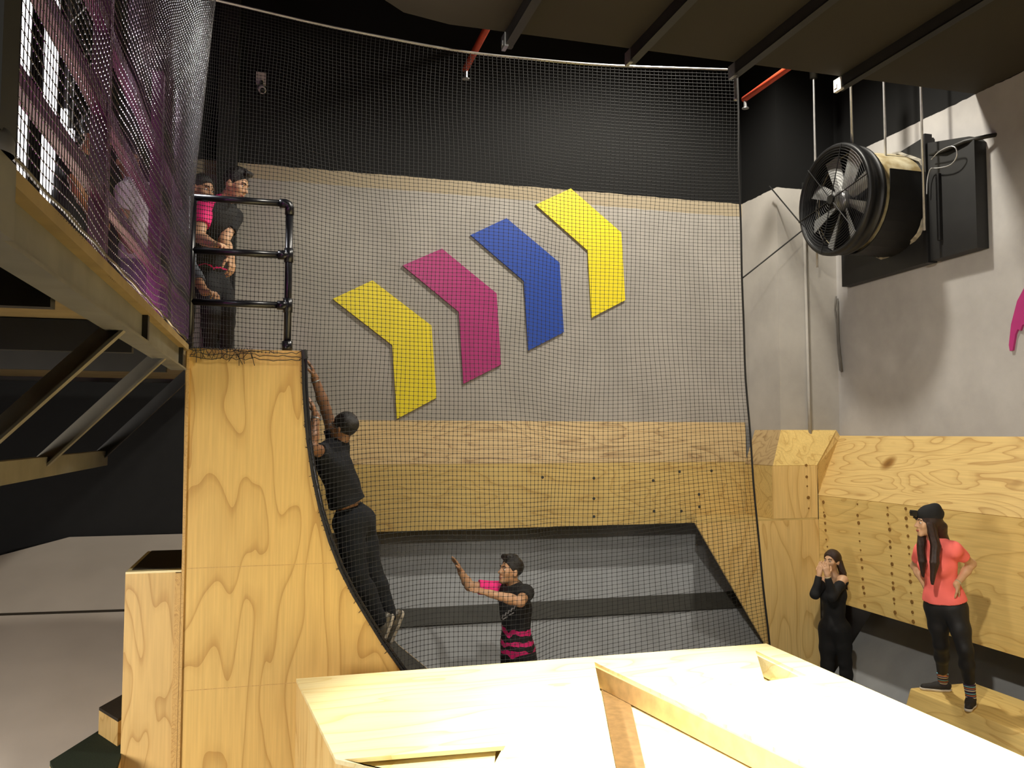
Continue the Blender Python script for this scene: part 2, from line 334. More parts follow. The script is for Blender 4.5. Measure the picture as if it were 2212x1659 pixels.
# ------------------------------------------------------------------ warped wall
YW = 6.2
prof = [PY(u, v, YW)[[0, 2]] for u, v in [(653,758),(654,800),(655,840),(659,900),(664,955),(675,1030),(690,1100),(711,1170),(735,1232),(762,1285),(792,1335),(826,1390),(866,1446)]]
prof += [np.array(q) for q in [(1.13, 0.95), (1.42, 0.70), (1.75, 0.46), (2.05, 0.28), (2.05, 0.0)]]
xl_t, xl_b = PY(401, 757, YW)[0], PY(388, 1600, YW)[0]
ZT = float(prof[0][1])
warp = thing('warped_wall', 'tall plywood warped wall with curved running face and net lashed to its edge', 'climbing ramp', (0.3, YW, 0))
MB().prism([(xl_t, YW, ZT), *[(p[0], YW, p[1]) for p in prof], (xl_b, YW, 0)], (0, 0.03, 0)).build('side_panel', MT['ply_warp'], warp)
rs = MB(); W_ = 1.75
for a, b in zip(prof[:-2], prof[1:-1]):
    d = nrm([b[0]-a[0], 0, b[1]-a[1]]); n_ = np.array((d[2], 0, -d[0]))
    rs.prism([(a[0], YW+0.032, a[1]), (b[0], YW+0.032, b[1]), (b[0], YW+W_, b[1]), (a[0], YW+W_, a[1])], n_*0.02)
rs.build('running_face', MT['bankdark'], warp)
MB().prism([(xl_t, YW+W_, ZT), *[(p[0], YW+W_, p[1]) for p in prof], (xl_b, YW+W_, 0)], (0, 0.03, 0)).build('side_panel', MT['ply_warp'], warp)
MB().box((xl_t, YW+0.031, ZT-0.03), (prof[0][0]-.03, YW+W_, ZT)).build('top_deck', MT['ply_box'], warp)
MB().tube([(p[0]+.004, YW-0.004, p[1]) for p in prof[:-2]], 0.011, 8).build('edge_cord', MT['rope'], warp)
MB().tube([(p[0]+.02, YW+.01, p[1]+.006) for p in prof[:-2]], 0.014, 8).build('edge_trim', MT['pipe_black'], warp)
MB().tube([PY(655, 756, YW), PY(660, 775, YW)], 0.02, 8).build('coping_cap', MT['steel_dark'], warp)
sj = MB()
zj = PY(500, 1225, YW)[2]; sj.box((xl_b+.02, YW-.0012, zj), (PY(728, 1225, YW)[0], YW, zj+.004))
zk = PY(440, 1490, YW)[2]; sj.box((xl_b+.02, YW-.0012, zk), (.25, YW, zk+.004)); sj.build('sheet_joint', MT['ply_edge'], warp)
MB().box((xl_b-.012, YW-.02, 0), (xl_b+.006, YW+.03, ZT-.02)).build('corner_batten', MT['ply_edge'], warp)

def pipe_rail():
    y = YW+0.045
    xl, xr = PY(412, 600, y)[0], PY(623, 600, y)[0]
    zt, zm, zl = PY(520, 433, y)[2], PY(520, 546, y)[2], PY(520, 656, y)[2]
    t = thing('guard_rail', 'black pipe guard rail with three bars on top of the warped wall', 'railing', (xl, y, ZT))
    r = 0.026
    MB().tube([(xl, y, ZT), (xl, y, zt)], r, 14).build('post', MT['pipe_black'], t, True)
    MB().tube([(xr, y, ZT), (xr, y, zt-.03)], r, 14).build('post', MT['pipe_black'], t, True)
    for z in (zt, zm, zl): MB().tube([(xl, y, z), (xr-(.03 if z == zt else 0), y, z)], r*.92, 14).build('bar', MT['pipe_black'], t, True)
    e = MB().tube([(xr-.07, y, zt), (xr-.03, y, zt), (xr-.01, y, zt-.008), (xr, y, zt-.03), (xr, y, zt-.08)], r*1.28, 14); e.build('elbow_fitting', MT['pipe_black'], t, True)
    for z in (zm, zl):
        MB().tube([(xr, y, z-.05), (xr, y, z+.05)], r*1.25, 14).tube([(xr, y, z), (xr-.075, y, z)], r*1.25, 14).build('tee_fitting', MT['pipe_black'], t, True)
    MB().tube([(xr, y, ZT), (xr, y, ZT+.07)], r*1.4, 14).build('base_fitting', MT['pipe_black'], t, True)
    return y, zt, zm, zl
RAIL = pipe_rail()

# ------------------------------------------------------------------ boxes to the left of the warped wall
YS = 6.19
xa, xb = PY(271, 1240, YS)[0], PY(379, 1240, YS)[0]; zs = PY(330, 1238, YS)[2]; xe = xl_b-.014
yf = PZ(330, 1195, zs)[1]
t = thing('plywood_box', 'tall narrow plywood box with dark grip top beside the warped wall', 'box', ((xa+xb)/2, YS+.3, 0))
MB().box((xa, YS, 0), (xb, YS+.018, zs)).build('front_panel', MT['ply_stair'], t)
MB().box((xa, YS+.018, 0), (xa+.018, yf+.02, zs)).build('side_panel', MT['ply_box'], t)
MB().box((xb, YS-.01, 0), (xe, YS+.03, zs-.005)).build('edge_batten', MT['ply_edge'], t)
MB().box((xa, YS, zs), (xe, yf+.02, zs+.014)).build('top_panel', MT['ply_top'], t)
MB().box((xa+.03, YS+.07, zs+.014), (xe, yf, zs+.020)).build('grip_top', MT['rubber_top'], t)
A, B_, C_ = PZ(214, 1528, .98), PZ(257, 1504, .98), PZ(255, 1553, .98)
B2, C2 = A+(B_-A)*1.3, C_
t = thing('plywood_step', 'small plywood step block with dark top beside the tall narrow box', 'step', (A[0], A[1], 0.6))
pr = [A, C2, C2+(B2-A), B2]
MB().prism([p-np.array((0, 0, .02)) for p in pr], (0, 0, -.335)).build('block', MT['ply_stair'], t)
MB().prism(pr, (0, 0, -.02)).build('grip_top', MT['rubber_top'], t)
D_, E_, G_ = PZ(108, 1644, 0.80), PZ(208, 1581, 0.80), PZ(253, 1656, 0.80)
E2, G2 = D_+(E_-D_)*2.0, D_+((G_-E_)*1.0)
t = thing('turf_step', 'low step with dark green turf top in the bottom left corner', 'step', (D_[0], D_[1], 0))
pr = [D_, D_+(G_-E_)*1.0, D_+(G_-E_)*1.0+(E_-D_)*1.0, E2]
MB().prism([p-np.array((0, 0, .03)) for p in pr], (0, 0, -.77)).build('block', MT['ply_box'], t)
MB().prism(pr, (0, 0, -.03)).build('turf_mat', MT['turf'], t)
q_ = PY(150, 1160, 9.57); KR = (q_[2]-0.40)/(9.57-6.0)
def RP(Y): return 0.40+KR*(Y-6)
def RPI(u, v): r = ray(u, v); return CAM+r*((RP(0)-2.9)/(r[2]-KR*r[1]))
q2 = RPI(0, 1200)
gr = MB().prism([(x, y, RP(y)) for x, y in [(q_[0], 9.57), (q2[0], q2[1]), (-7, 5.2), (-7, 4.95), (-1.2, 4.95), (-0.62, 6.25), (-0.62, 9.57)]], (0, 0, -.05)).build('grey_ramp', MT['ramp_grey'])
tag(gr, 'wide pale grey sloping ramp under the raised platform', 'ramp')
s0, s1 = RPI(-200, 1337), RPI(275, 1321); up_ = np.array((0, 0, .004)); th_ = np.array((0, .03, .03*KR))
MB().prism([s0+up_, s1+up_, s1+up_+th_, s0+up_+th_], (0, 0, -.02)).build('sheet_joint', MT['rubber_top'], gr)

# ------------------------------------------------------------------ raised platform
XP = -0.60
pf = thing('raised_platform', 'raised steel platform with grey edge beam and diagonal braces on the left', 'platform', (XP, 4, 3.3))
MB().box((-5, 1.85, 3.46), (XP+.02, YW-.02, 3.50)).box((-5, YW-.02, 3.46), (XP-.04, 9.5, 3.50)).build('deck', plain('worn_deck_board', (140, 118, 76), .7, scale=6), pf)
MB().box((XP-.03, 1.85, 3.335), (XP-.02, YW-.03, 3.46)).box((XP-.09, 1.85, 3.325), (XP+.01, YW-.03, 3.337)).build('edge_beam', MT['steel_grey'], pf)
for y in (4.35, 5.95): MB().box((XP-.02, y, 3.337), (XP+.006, y+.05, 3.46)).build('stiffener_plate', MT['steel_dark'], pf)
for i, y in enumerate((3.86, 5.25, 6.9)):
    b0, b1 = np.array((XP-.02, y, 3.33)), np.array((-1.25, y, 2.68))
    MB().bar(b0, b1, 0.06, 0.012).bar(b0+np.array((-.03, .03, .03)), b1+np.array((-.03, .03, .03)), 0.012, 0.07).build('diagonal_brace', MT['steel_grey'] if i < 2 else MT['steel_dark'], pf)
MB().box((-1.27, 1.9, 2.655), (-1.21, 7.0, 2.765)).build('lower_beam', MT['steel_grey'], pf)
MB().box((-2.95, 9.0, 1.4), (-2.83, 9.12, 3.4)).build('post', MT['steel_dark'], pf)
MB().box((-5, 3.0, 3.30), (XP-.1, 3.06, 3.455)).box((-5, 4.6, 3.30), (XP-.1, 4.66, 3.455)).box((-5, 6.0, 3.30), (XP-.1, 6.06, 3.455)).build('cross_beam', MT['steel_dark'], pf)
MB().box((-0.80, 1.86, 3.30), (-0.535, 1.98, 3.46)).build('end_plate', MT['steel_grey'], pf)

t = thing('post', 'thick dark post with silver base cap at the near end of the platform', 'post', (-0.585, 1.92, 3.46))
MB().box((-0.64, 1.86, 3.5), (-0.535, 1.97, 6.2)).build('column', MT['steel_dark'], t)
MB().lathe((-0.575, 1.905, 3.46), (0, 0, 1), [(.001, .05), (.045, .05), (.055, .03), (.055, 0)], 20).build('base_cap', MT['galv'], t, True)

t = thing('guard_rail', 'dark rail with magenta lit underside along the raised platform', 'railing', (XP-.05, 3.48, 3.5))
for y in (3.48, 5.0): MB().box((XP-.09, y-.035, 3.5), (XP-.03, y+.035, 4.9)).build('post', MT['rail_dark'], t)
for z in (3.80, 4.12, 4.44): MB().box((XP-.075, 1.98, z-.028), (XP-.035, 6.1, z+.028)).build('bar', MT['rail_dark'], t)

# truss and lit strips behind the platform
t = thing('lighting_truss', 'aluminium lattice truss standing beyond the platform rail', 'truss', (-1.66, 8.0, 3.5))
corners = [(-1.78, 7.9), (-1.56, 7.9), (-1.78, 8.12), (-1.56, 8.12)]
for x, y in corners: MB().tube([(x, y, 3.5), (x, y, 8.2)], .022, 10).build('chord', MT['truss'], t, True)
lt = MB()
for k in range(16):
    z0, z1 = 3.6+k*.28, 3.6+(k+1)*.28
    for a, b in ((0, 1), (1, 3), (3, 2), (2, 0)):
        p, q = corners[a], corners[b]
        if k % 2: p, q = q, p
        lt.tube([(p[0], p[1], z0), (q[0], q[1], z1)], .009, 6)
lt.build('lacing', MT['truss'], t)
for i, (x, w_, z1, lab) in enumerate([(-1.89, .05, 6.6, 'tall lit white strip beyond the platform rail, just right of the dark post'), (-1.735, .085, 6.6, 'widest lit white strip beyond the platform rail'), (-1.61, .045, 5.35, 'short thin lit white strip between the wide strip and the truss'), (-1.55, .03, 5.2, 'shortest lit white strip, the one closest to the truss')]):
    tt = thing('light_strip', lab, 'light', (x, 7.0, 3.5), 'lit strips beyond the platform')
    MB().box((x, 7.0, 3.5), (x+w_, 7.03, z1)).build('diffuser', MT['lightstrip'], tt)
    MB().box((x-.01, 7.03, 3.5), (x+w_+.01, 7.06, z1)).build('backing', MT['galv'], tt)

# ------------------------------------------------------------------ big bright vault box in front
from mathutils.geometry import tessellate_polygon
def plate(loops, z1, z0):
    m = MB(); L3 = [[Vector((p[0], p[1], 0)) for p in l] for l in loops]; tr = tessellate_polygon(L3)
    flat = [p for l in loops for p in l]; n = len(flat)
    m.add([(p[0], p[1], z1) for p in flat]+[(p[0], p[1], z0) for p in flat], [tuple(t_) for t_ in tr]+[tuple(i+n for i in t_)[::-1] for t_ in tr])
    k = 0
    for l in loops:
        for i in range(len(l)): a, b = k+i, k+(i+1) % len(l); m.f.append((a, b, b+n, a+n))
        k += len(l)
    return m
ZB = 1.3
def zb(u, v): return tuple(PZ(u, v, ZB)[:2])
F_, G1, H_ = zb(640, 1466), zb(725, 1640), zb(817, 1660)
H2 = tuple(np.array(G1)+(np.array(H_)-np.array(G1))*5)
outer = [F_, zb(1655, 1390), (3.6, 2.3), (H2[0], 2.3), H2, G1]
hb = [zb(1284, 1430), zb(1767, 1659), zb(1330, 1659)]
hb = [hb[0], tuple(np.array(hb[0])+(np.array(hb[1])-np.array(hb[0]))*1.25), tuple(np.array(hb[0])+(np.array(hb[2])-np.array(hb[0]))*1.3)]
ht = [zb(1632, 1405), zb(1743, 1459), zb(1652, 1472)]
hn = [tuple(np.array(zb(742, 1640))), zb(1092, 1611), zb(1050, 1690), zb(850, 1672)]
vb = thing('vault_box', 'large brightly lit plywood vault box with cut out openings in the foreground', 'vault box', (1.9, 4, 0))
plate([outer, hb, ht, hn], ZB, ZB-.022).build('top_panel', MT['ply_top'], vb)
def wallp(a, b, z1, z0, m, name, th=.02, par=vb):
    a, b = np.array([*a, z0]), np.array([*b, z0]); d = nrm(b-a); n = np.array((-d[1], d[0], 0))*th
    return MB().prism([a, b, b+(0, 0, z1-z0), a+(0, 0, z1-z0)], n).build(name, m, par)
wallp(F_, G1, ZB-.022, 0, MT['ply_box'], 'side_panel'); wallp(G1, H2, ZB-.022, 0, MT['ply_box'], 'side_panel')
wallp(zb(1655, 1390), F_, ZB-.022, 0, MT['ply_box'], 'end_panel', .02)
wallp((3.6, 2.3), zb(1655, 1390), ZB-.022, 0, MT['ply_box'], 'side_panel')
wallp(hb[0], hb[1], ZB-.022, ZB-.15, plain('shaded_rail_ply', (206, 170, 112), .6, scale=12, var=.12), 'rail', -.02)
wallp(ht[0], ht[1], ZB-.022, ZB-.15, MT['ply_top'], 'rail', -.02)
wallp(hn[1], hn[2], ZB-.022, ZB-.15, MT['ply_top'], 'rail', -.02)
zs_ = ZB-.165
MB().prism([PZ(1296, 1474, zs_), PZ(1358, 1505, zs_), PZ(1402, 1700, zs_), PZ(1338, 1700, zs_)], (0, 0, .012)).build('batten', plain('shaded_batten_brown', (136, 106, 64), .6, scale=20, var=.15), vb)  # shaded leg laid flat as a strip, its shade put into the brown
MB().prism([(G1[0]+.05, G1[1], zs_-.02), (.3, 5.70, zs_-.02), (3.56, 5.70, zs_-.02), (3.56, 2.35, zs_-.02), (H2[0]+.05, 2.35, zs_-.02), (H2[0]+.05, H2[1], zs_-.02)], (0, 0, .02)).build('shelf', MT['ply_top'], vb)
MB().prism([(hn[0][0]+.02, hn[0][1]+.22, ZB-.06), (hn[1][0]+.01, hn[1][1]+.22, ZB-.06), (hn[2][0]+.02, hn[2][1]-.02, ZB-.06), (hn[3][0]+.05, hn[3][1]-.0, ZB-.06), (hn[0][0]+.03, hn[0][1]-.01, ZB-.06)], (0, 0, .012)).build('inset_board', MT['ply_top'], vb)

# box under the woman in coral
t = thing('plywood_box', 'low plywood box with chamfered end that the woman in coral stands on', 'box', (5.7, 5.3, 0))
p1 = PZ(1966, 1486, .65); 
p2 = PZ(1955, 1515, .60); p3 = PZ(2120, 1583, .60)
MB().add([(p1[0]-.12, p1[1]+.12, 0), (6.15, p1[1]+.12, 0), (6.15, p1[1]-2.2, 0), (p1[0]-.12, p1[1]-2.2, 0), (p1[0], p1[1], .65), (6.15, p1[1], .65), (6.15, p1[1]-2.2, .65), (p1[0], p1[1]-2.2, .65)], [(0,1,2,3),(4,5,6,7),(0,1,5,4),(1,2,6,5),(2,3,7,6),(3,0,4,7)]).build('body', MT['ply_right'], t, bevel=.012)
MB().prism([(5.2, 3.95, 0), (6.15, 3.95, 0), (6.15, 3.95, .42), (4.9, 3.95, .42)], (0, -2.2, 0)).build('lower_step', MT['ply_right'], t)

# ------------------------------------------------------------------ under the ceiling
for i, (x, lab) in enumerate([(1.87, 'dark purlin under the brown ceiling board, leftmost of the four'), (3.02, 'dark purlin under the brown ceiling board, second from the left'), (4.06, 'dark purlin under the brown ceiling board, with a short rod hanging from its end'), (5.2, 'dark purlin under the brown ceiling board, nearest the fan, with white clamp')]):
    t = thing('ceiling_purlin', lab, 'beam', (x, 6.9, CZ), 'purlins under the ceiling board')
    MB().box((x-.035, -3, CZ-.11), (x-.02, 6.93, CZ-.002)).box((x-.035, -3, CZ-.115), (x+.04, 6.93, CZ-.103)).build('channel', MT['steel_dark'], t)
    c = MB().box((x-.045, 6.84, CZ-.13), (x-.01, 6.95, CZ-.01)).box((x-.05, 6.90, CZ-.10), (x+.05, 6.94, CZ-.06))
    c.build('end_clamp', MT['galv'] if i < 3 else MT['white_pl'], t)
    if i == 2: MB().tube([(x, 6.9, CZ-.12), (x, 6.9, CZ-.32)], .012, 8).ball((x, 6.9, CZ-.33), .02, 6).build('rod', MT['galv'], t)
for (u, v, lab) in [(1005, 150, 'orange red sprinkler pipe ending above the yellow and blue arrows'), (1607, 215, 'orange red sprinkler pipe ending beside the upper right corner of the net')]:
    e = PZ(u, v, 6.75)
    t = thing('sprinkler_pipe', lab, 'pipe', e, 'sprinkler pipes')
    MB().tube([(e[0], 2.0, 6.75), (e[0], e[1], 6.75)], .034, 12).build('pipe', MT['orange'], t, True)
    MB().tube([(e[0], e[1]-.03, 6.73), (e[0], e[1]-.03, 6.64)], .02, 8).lathe((e[0], e[1]-.03, 6.64), (0, 0, -1), [(.001, 0), (.04, 0), (.04, .008), (.001, .008)], 10).build('sprinkler_head', MT['galv'], t)

# security camera on the back wall
p = PY(564, 172, YB)
t = thing('security_camera', 'white security camera on a square bracket high on the black back wall', 'camera', p)
MB().box((p[0]-.055, YB-.05, p[2]-.07), (p[0]+.055, YB, p[2]+.07)).lathe((p[0], YB-.05, p[2]+.01), (0, -1, 0), [(.001, .002), (.012, .002), (.012, 0)], 10).build('bracket', MT['white_pl'], t, bevel=.006)
MB().tube([(p[0]+.005, YB-.08, p[2]-.05), (p[0]+.005, YB-.10, p[2]-.12)], .018, 10).build('arm', MT['black_pl'], t, True)
MB().ball((p[0]+.005, YB-.10, p[2]-.14), .045, 8).tube([(p[0]+.005, YB-.10, p[2]-.14), (p[0]+.02, YB-.17, p[2]-.19)], [.045, .042], 14).build('camera_body', MT['white_pl'], t, True)
MB().tube([(p[0]+.02, YB-.17, p[2]-.19), (p[0]+.022, YB-.178, p[2]-.196)], .03, 12).build('lens', MT['black_pl'], t, True)

# conduit, cable, column edge
pts = [PY(u, v, 9.09) for u, v in [(1735, 395), (1739, 560), (1743, 700), (1747, 850), (1750, 940)]]
o = MB().tube(pts, .02, 8).build('conduit_pipe', MT['wall_col'], None, True); tag(o, 'thin painted conduit running down the grey corner column', 'pipe')
pts = [PX(u, v, XR-.03) for u, v in [(1806, 640), (1803, 665), (1808, 700), (1811, 760), (1815, 800), (1819, 803), (1812, 740), (1810, 690), (1809, 645)]]
o = MB().tube(pts, .012, 6).build('loose_cable', plain('grey_cable', (96, 92, 86), .6), None, True); tag(o, 'loose grey cable hanging where the column meets the right wall', 'cable')

# extractor fan with duct
FC = np.array((5.9, 7.95, 5.47)); FR_ = 0.60
ex = thing('extractor_fan', 'large round black extractor fan with alloy blades and wire guard hanging by the right wall', 'fan', FC)
AX = nrm((-1, -.02, -.0))
MB().lathe(FC, AX, [(FR_*.93, .02), (FR_*.95, .05), (FR_, .05), (FR_*1.02, .03), (FR_*1.02, -.02), (FR_*.97, -.03), (FR_*.97, -.13), (FR_*.99, -.13), (FR_*.99, -.15), (FR_*.93, -.15), (FR_*.92, -.03)], 56, True).build('housing_ring', MT['fan_black'], ex, True)
e1 = nrm(np.cross(AX, (0, 0, 1))); e2 = np.cross(AX, e1)
def fp(r, a, d): return FC+AX*d+r*(e1*math.cos(a)+e2*math.sin(a))
for i in range(8):
    a = 2*math.pi*i/8+.33; tw = 0.55
    vs = []; m = MB()
    for k in range(7):
        f = k/6; r = .12+f*(FR_*.90-.12); wd = .052+.038*f; pitch = .62-.34*f
        c = fp(r, a, -.10); tg = -e1*math.sin(a)+e2*math.cos(a)
        q = tg*math.cos(pitch)+AX*math.sin(pitch); th = AX*.006
        vs += [c-q*wd+th, c+th*2.2, c+q*wd+th, c+q*wd-th, c-th*.2, c-q*wd-th]
    fs = []
    for k in range(6):
        for j in range(6): fs.append((k*6+j, k*6+(j+1) % 6, k*6+6+(j+1) % 6, k*6+6+j))
    fs += [(0,1,2,3,4,5), (36,37,38,39,40,41)]
    m.add(vs, fs).build('blade', MT['fan_blade'], ex)
MB().lathe(FC, AX, [(.001, -.02), (.08, -.02), (.11, -.05), (.12, -.16), (.001, -.16)], 24).build('hub', MT['galv'], ex, True)
MB().lathe(FC, AX, [(.001, -.16), (.13, -.16), (.13, -.34), (.001, -.34)], 24).build('motor', MT['fan_black'], ex, True)
MB().lathe(FC, AX, [(.001, -.17), (FR_*.955, -.17), (FR_*.955, -.185), (.001, -.185)], 40).build('gap_dark_disc', MT['black_pl'], ex)  # black disc added to darken the gaps between the blades
gd = MB()
for k in range(2, 21):
    r = FR_*.95*k/20; gd.tube([fp(r, 2*math.pi*j/40, .06) for j in range(41)], .0028, 5, False)
for i in range(6):
    a = 2*math.pi*i/6+.2; gd.tube([fp(.03, a, .066), fp(FR_*.99, a, .066)], .006, 6); 
gd.lathe(FC, AX, [(.001, .08), (.05, .08), (.05, .055), (.001, .055)], 16)
gd.build('wire_guard', MT['fan_black'], ex)
MB().tube([FC+(.15, 0, 0), FC+(.45, 0, 0), FC+(.70, .02, .0)], [.53, .54, .55], 40, False).build('duct', MT['duct_skin'], ex, True)
hs = MB(); pr = []
for k in range(17):
    a = math.pi*(1+k/16); pr.append((0.585*math.cos(a), 0.585*math.sin(a)))
pr = [(-.585, .20)]+pr+[(.585, .20)]
for (r0, r1) in zip(pr[:-1], pr[1:]):
    a0 = FC+np.array((.23, r0[0], r0[1])); a1 = FC+np.array((.23, r1[0], r1[1]))
    hs.prism([a0, a1, a1*1-(0, r1[0]*.02, r1[1]*.02), a0-(0, r0[0]*.02, r0[1]*.02)], (.50, .01, 0))
hs.build('duct_cover', MT['fan_black'], ex)
tp = MB(); 
for k in range(40):
    a = 2*math.pi*k/40; r = .565+.025*math.sin(5*a+1)+random.uniform(-.012, .012)
    tp.v.append(tuple(FC+np.array((.68, r*math.cos(a), r*math.sin(a))))); tp.v.append(tuple(FC+np.array((.74, (r+.03)*math.cos(a), (r+.03)*math.sin(a)))))
for k in range(40): j = (k+1) % 40; tp.f.append((2*k, 2*j, 2*j+1, 2*k+1))
o = tp.build('tape_collar', MT['tape'], ex); sm = o.modifiers.new('thick', 'SOLIDIFY'); sm.thickness = .006
pl = thing('duct_plenum', 'black sheet metal plenum box on the right wall behind the fan duct', 'duct box', (6.68, 7.7, 4.7))
MB().prism([(6.62, 7.42, 4.72), (6.62, 8.84, 4.69), (6.62, 8.84, 5.9), (6.62, 7.42, 6.07)], (.12, 0, 0)).build('face_plate', MT['black_ply'], pl)
MB().prism([(6.60, 6.74, 4.73), (6.60, 7.36, 4.72), (6.60, 7.36, 5.98), (6.60, 6.80, 5.86), (6.60, 6.74, 5.8)], (.14, 0, 0)).build('side_plate', MT['black_ply'], pl)
MB().box((6.57, 7.36, 4.70), (6.66, 7.42, 6.08)).box((6.565, 7.18, 4.9), (6.60, 7.22, 5.6)).build('joint_flange', MT['fan_black'], pl)
pts = [P(2010, 335, 9.0), P(2040, 325, 8.75), P(2085, 305, 8.5), P(2130, 295, 8.35), P(2180, 286, 8.35)]
o = MB().tube(pts, .022, 8).build('support_bar', MT['steel_dark'], None, True); tag(o, 'thin dark bar slanting from the duct to the right wall', 'bar')
pts = [P(2012, 345, 8.9), P(2030, 325, 8.7), P(2062, 312, 8.5), P(2070, 335, 8.5), P(2055, 358, 8.6), P(2022, 364, 8.8), P(2010, 362, 8.9), P(2003, 385, 8.95), P(2002, 420, 8.95)]
for _ in range(2): pts = [pts[0]]+[q for a, b in zip(pts[:-1], pts[1:]) for q in (a*.75+b*.25, a*.25+b*.75)]+[pts[-1]]
o = MB().tube(pts, .006, 6).build('loose_wire', MT['wire'], None, True); tag(o, 'thin pale loose wire looping beside the fan duct', 'wire')
for (x, y, z0, lab) in [(6.12, PX(1760, 300, 6.12)[1], 4.86, 'steel hanging rod at the left edge of the round fan'), (5.95, PX(1838, 200, 5.95)[1], 6.02, 'steel hanging rod fixed to the top of the round fan'),
                   (6.30, PX(1912, 300, 6.30)[1], 5.03, 'steel hanging rod in front of the black duct cover, nearer the fan'), (6.42, PX(1992, 300, 6.42)[1], 5.0, 'steel hanging rod near the taped end of the fan duct')]:
    t = thing('hanging_rod', lab, 'rod', (x, y, 9.6), 'rods holding the fan and duct')
    MB().tube([(x, y, z0), (x, y, 9.6)], .013, 8).build('rod', MT['wire'], t, True)
    if x < 6.2:
        zs = PX(1763 if x > 6.0 else 1840, 157, x)[2]-.05
        MB().tube([(x, y, zs), (x, y, zs+.28)], .045, 12).build('sleeve', MT['steel_dark'], t, True)

# ------------------------------------------------------------------ nets
def cords(V, F_edges, r):
    """square-section cords along edges: numpy, returns verts, faces"""
    a = V[F_edges[:, 0]]; b = V[F_edges[:, 1]]; d = b-a; d /= np.maximum(np.linalg.norm(d, axis=1, keepdims=True), 1e-6)
    ref = np.where(np.abs(d[:, 2:3]) > .8, np.array([[1., 0, 0]]), np.array([[0, 0, 1.]])); s = np.cross(d, ref); s /= np.linalg.norm(s, axis=1, keepdims=True); u = np.cross(d, s)
    n = len(a); ang = [0.5, 0.5+2*math.pi/3, 0.5+4*math.pi/3]
    vs = np.stack([e+r*(math.cos(t)*s+math.sin(t)*u) for e in (a, b) for t in ang], 1).reshape(-1, 3)
    i = np.arange(n)[:, None]*6
    fs = np.concatenate([i+np.array([[0, 1, 4, 3]]), i+np.array([[1, 2, 5, 4]]), i+np.array([[2, 0, 3, 5]])], 0)
    return vs, fs
def knots(V, r):
    o = np.array([(1,0,0),(-1,0,0),(0,1,0),(0,-1,0),(0,0,1),(0,0,-1)])*r
    vs = (V[:, None]+o[None]).reshape(-1, 3); f = np.array([(0,2,4),(2,1,4),(1,3,4),(3,0,4),(2,0,5),(1,2,5),(3,1,5),(0,3,5)])
    return vs, (np.arange(len(V))[:, None, None]*6+f[None]).reshape(-1, 3)
def np_mesh(name, vs, fs, mat, parent=None, smooth=False):
    me = bpy.data.meshes.new(name); k = fs.shape[1]
    off = np.array(parent['_o']) if parent is not None else np.zeros(3)
    me.vertices.add(len(vs)); me.vertices.foreach_set('co', (vs-off).astype(np.float32).ravel())
    me.loops.add(fs.size); me.loops.foreach_set('vertex_index', fs.astype(np.int32).ravel())
    me.polygons.add(len(fs)); me.polygons.foreach_set('loop_start', np.arange(0, fs.size, k, dtype=np.int32))
    if smooth: me.polygons.foreach_set('use_smooth', np.ones(len(fs), bool))
    me.update(calc_edges=True); me.materials.append(mat)
    o = bpy.data.objects.new(name, me); COL.objects.link(o)
    if parent is not None: o.parent = parent
    o['_o'] = [float(q) for q in off]
    return o
def net_obj(root, V, ok, r, kr, mat):
    nu, nv = ok.shape; idx = np.arange(nu*nv).reshape(nu, nv)
    e = []
    h = ok[:-1] & ok[1:]; e.append(np.stack([idx[:-1][h], idx[1:][h]], 1))
    h = ok[:, :-1] & ok[:, 1:]; e.append(np.stack([idx[:, :-1][h], idx[:, 1:][h]], 1))
    Vf = V.reshape(-1, 3); vs, fs = cords(Vf, np.concatenate(e), r)
    o = np_mesh('netting', vs, fs, mat, root); kv, kf = knots(Vf[ok.ravel()], kr)
    return o, np_mesh('knots', kv, kf, mat, root)
top = np.array([P(*q) for q in [(380, -12, 7.15), (455, 0, 7.3), (700, 58, 7.75), (1000, 116, 8.2), (1300, 144, 8.65), (1592, 153, 9.12)]])
bot = np.array([(-.62, 6.17, 0.2), (-.45, 6.17, .2), (.35, 6.17, .2), (1.25, 6.2, .3), (2.6, 6.85, .15), (*PY(1668, 1396, 8.05)[:2], .15)])
ss = np.linspace(0, 1, 6)
def samp(c, s): return np.stack([np.interp(s, ss, c[:, k]) for k in range(3)], -1)
def smooth_curve(c, n=200):
    q = samp(c, np.linspace(0, 1, n))
    for _ in range(150): q[1:-1] = (q[:-2]+q[2:]+2*q[1:-1])/4
    return q
tc_, bc_ = smooth_curve(top), smooth_curve(bot)
nu, nv = 160, 182
su = np.linspace(0, 1, nu); tv = np.linspace(0, 1, nv)
gi = np.linspace(0, 1, 200)
TT = np.stack([np.interp(su, gi, tc_[:, k]) for k in range(3)], -1); BB = np.stack([np.interp(su, gi, bc_[:, k]) for k in range(3)], -1)
V = TT[:, None]*(1-tv[None, :, None])+BB[:, None]*tv[None, :, None]
S, Tv = np.meshgrid(su, tv, indexing='ij')
bul = np.sin(np.pi*Tv)
right = np.array((math.cos(.45), math.sin(.45), 0)); out = np.array((math.sin(.45), -math.cos(.45), 0))
wob = .02*np.sin(9*S+5*Tv)+.014*np.sin(23*S-11*Tv+1)+.010*np.sin(41*S+17*Tv)
V = V+right*((-.13*bul*np.clip((S-.75)/.25, 0, 1)+.012*np.sin(14*Tv+7*S)+.006*np.sin(37*Tv-20*S))[..., None])
V[..., 2] += .018*np.sin(11*S+4*Tv)*bul+.012*np.sin(27*S-8*Tv)*bul
V = V+out*(wob*bul)[..., None]
pz = np.array([q[1] for q in prof])[::-1]; px = np.array([q[0] for q in prof])[::-1]
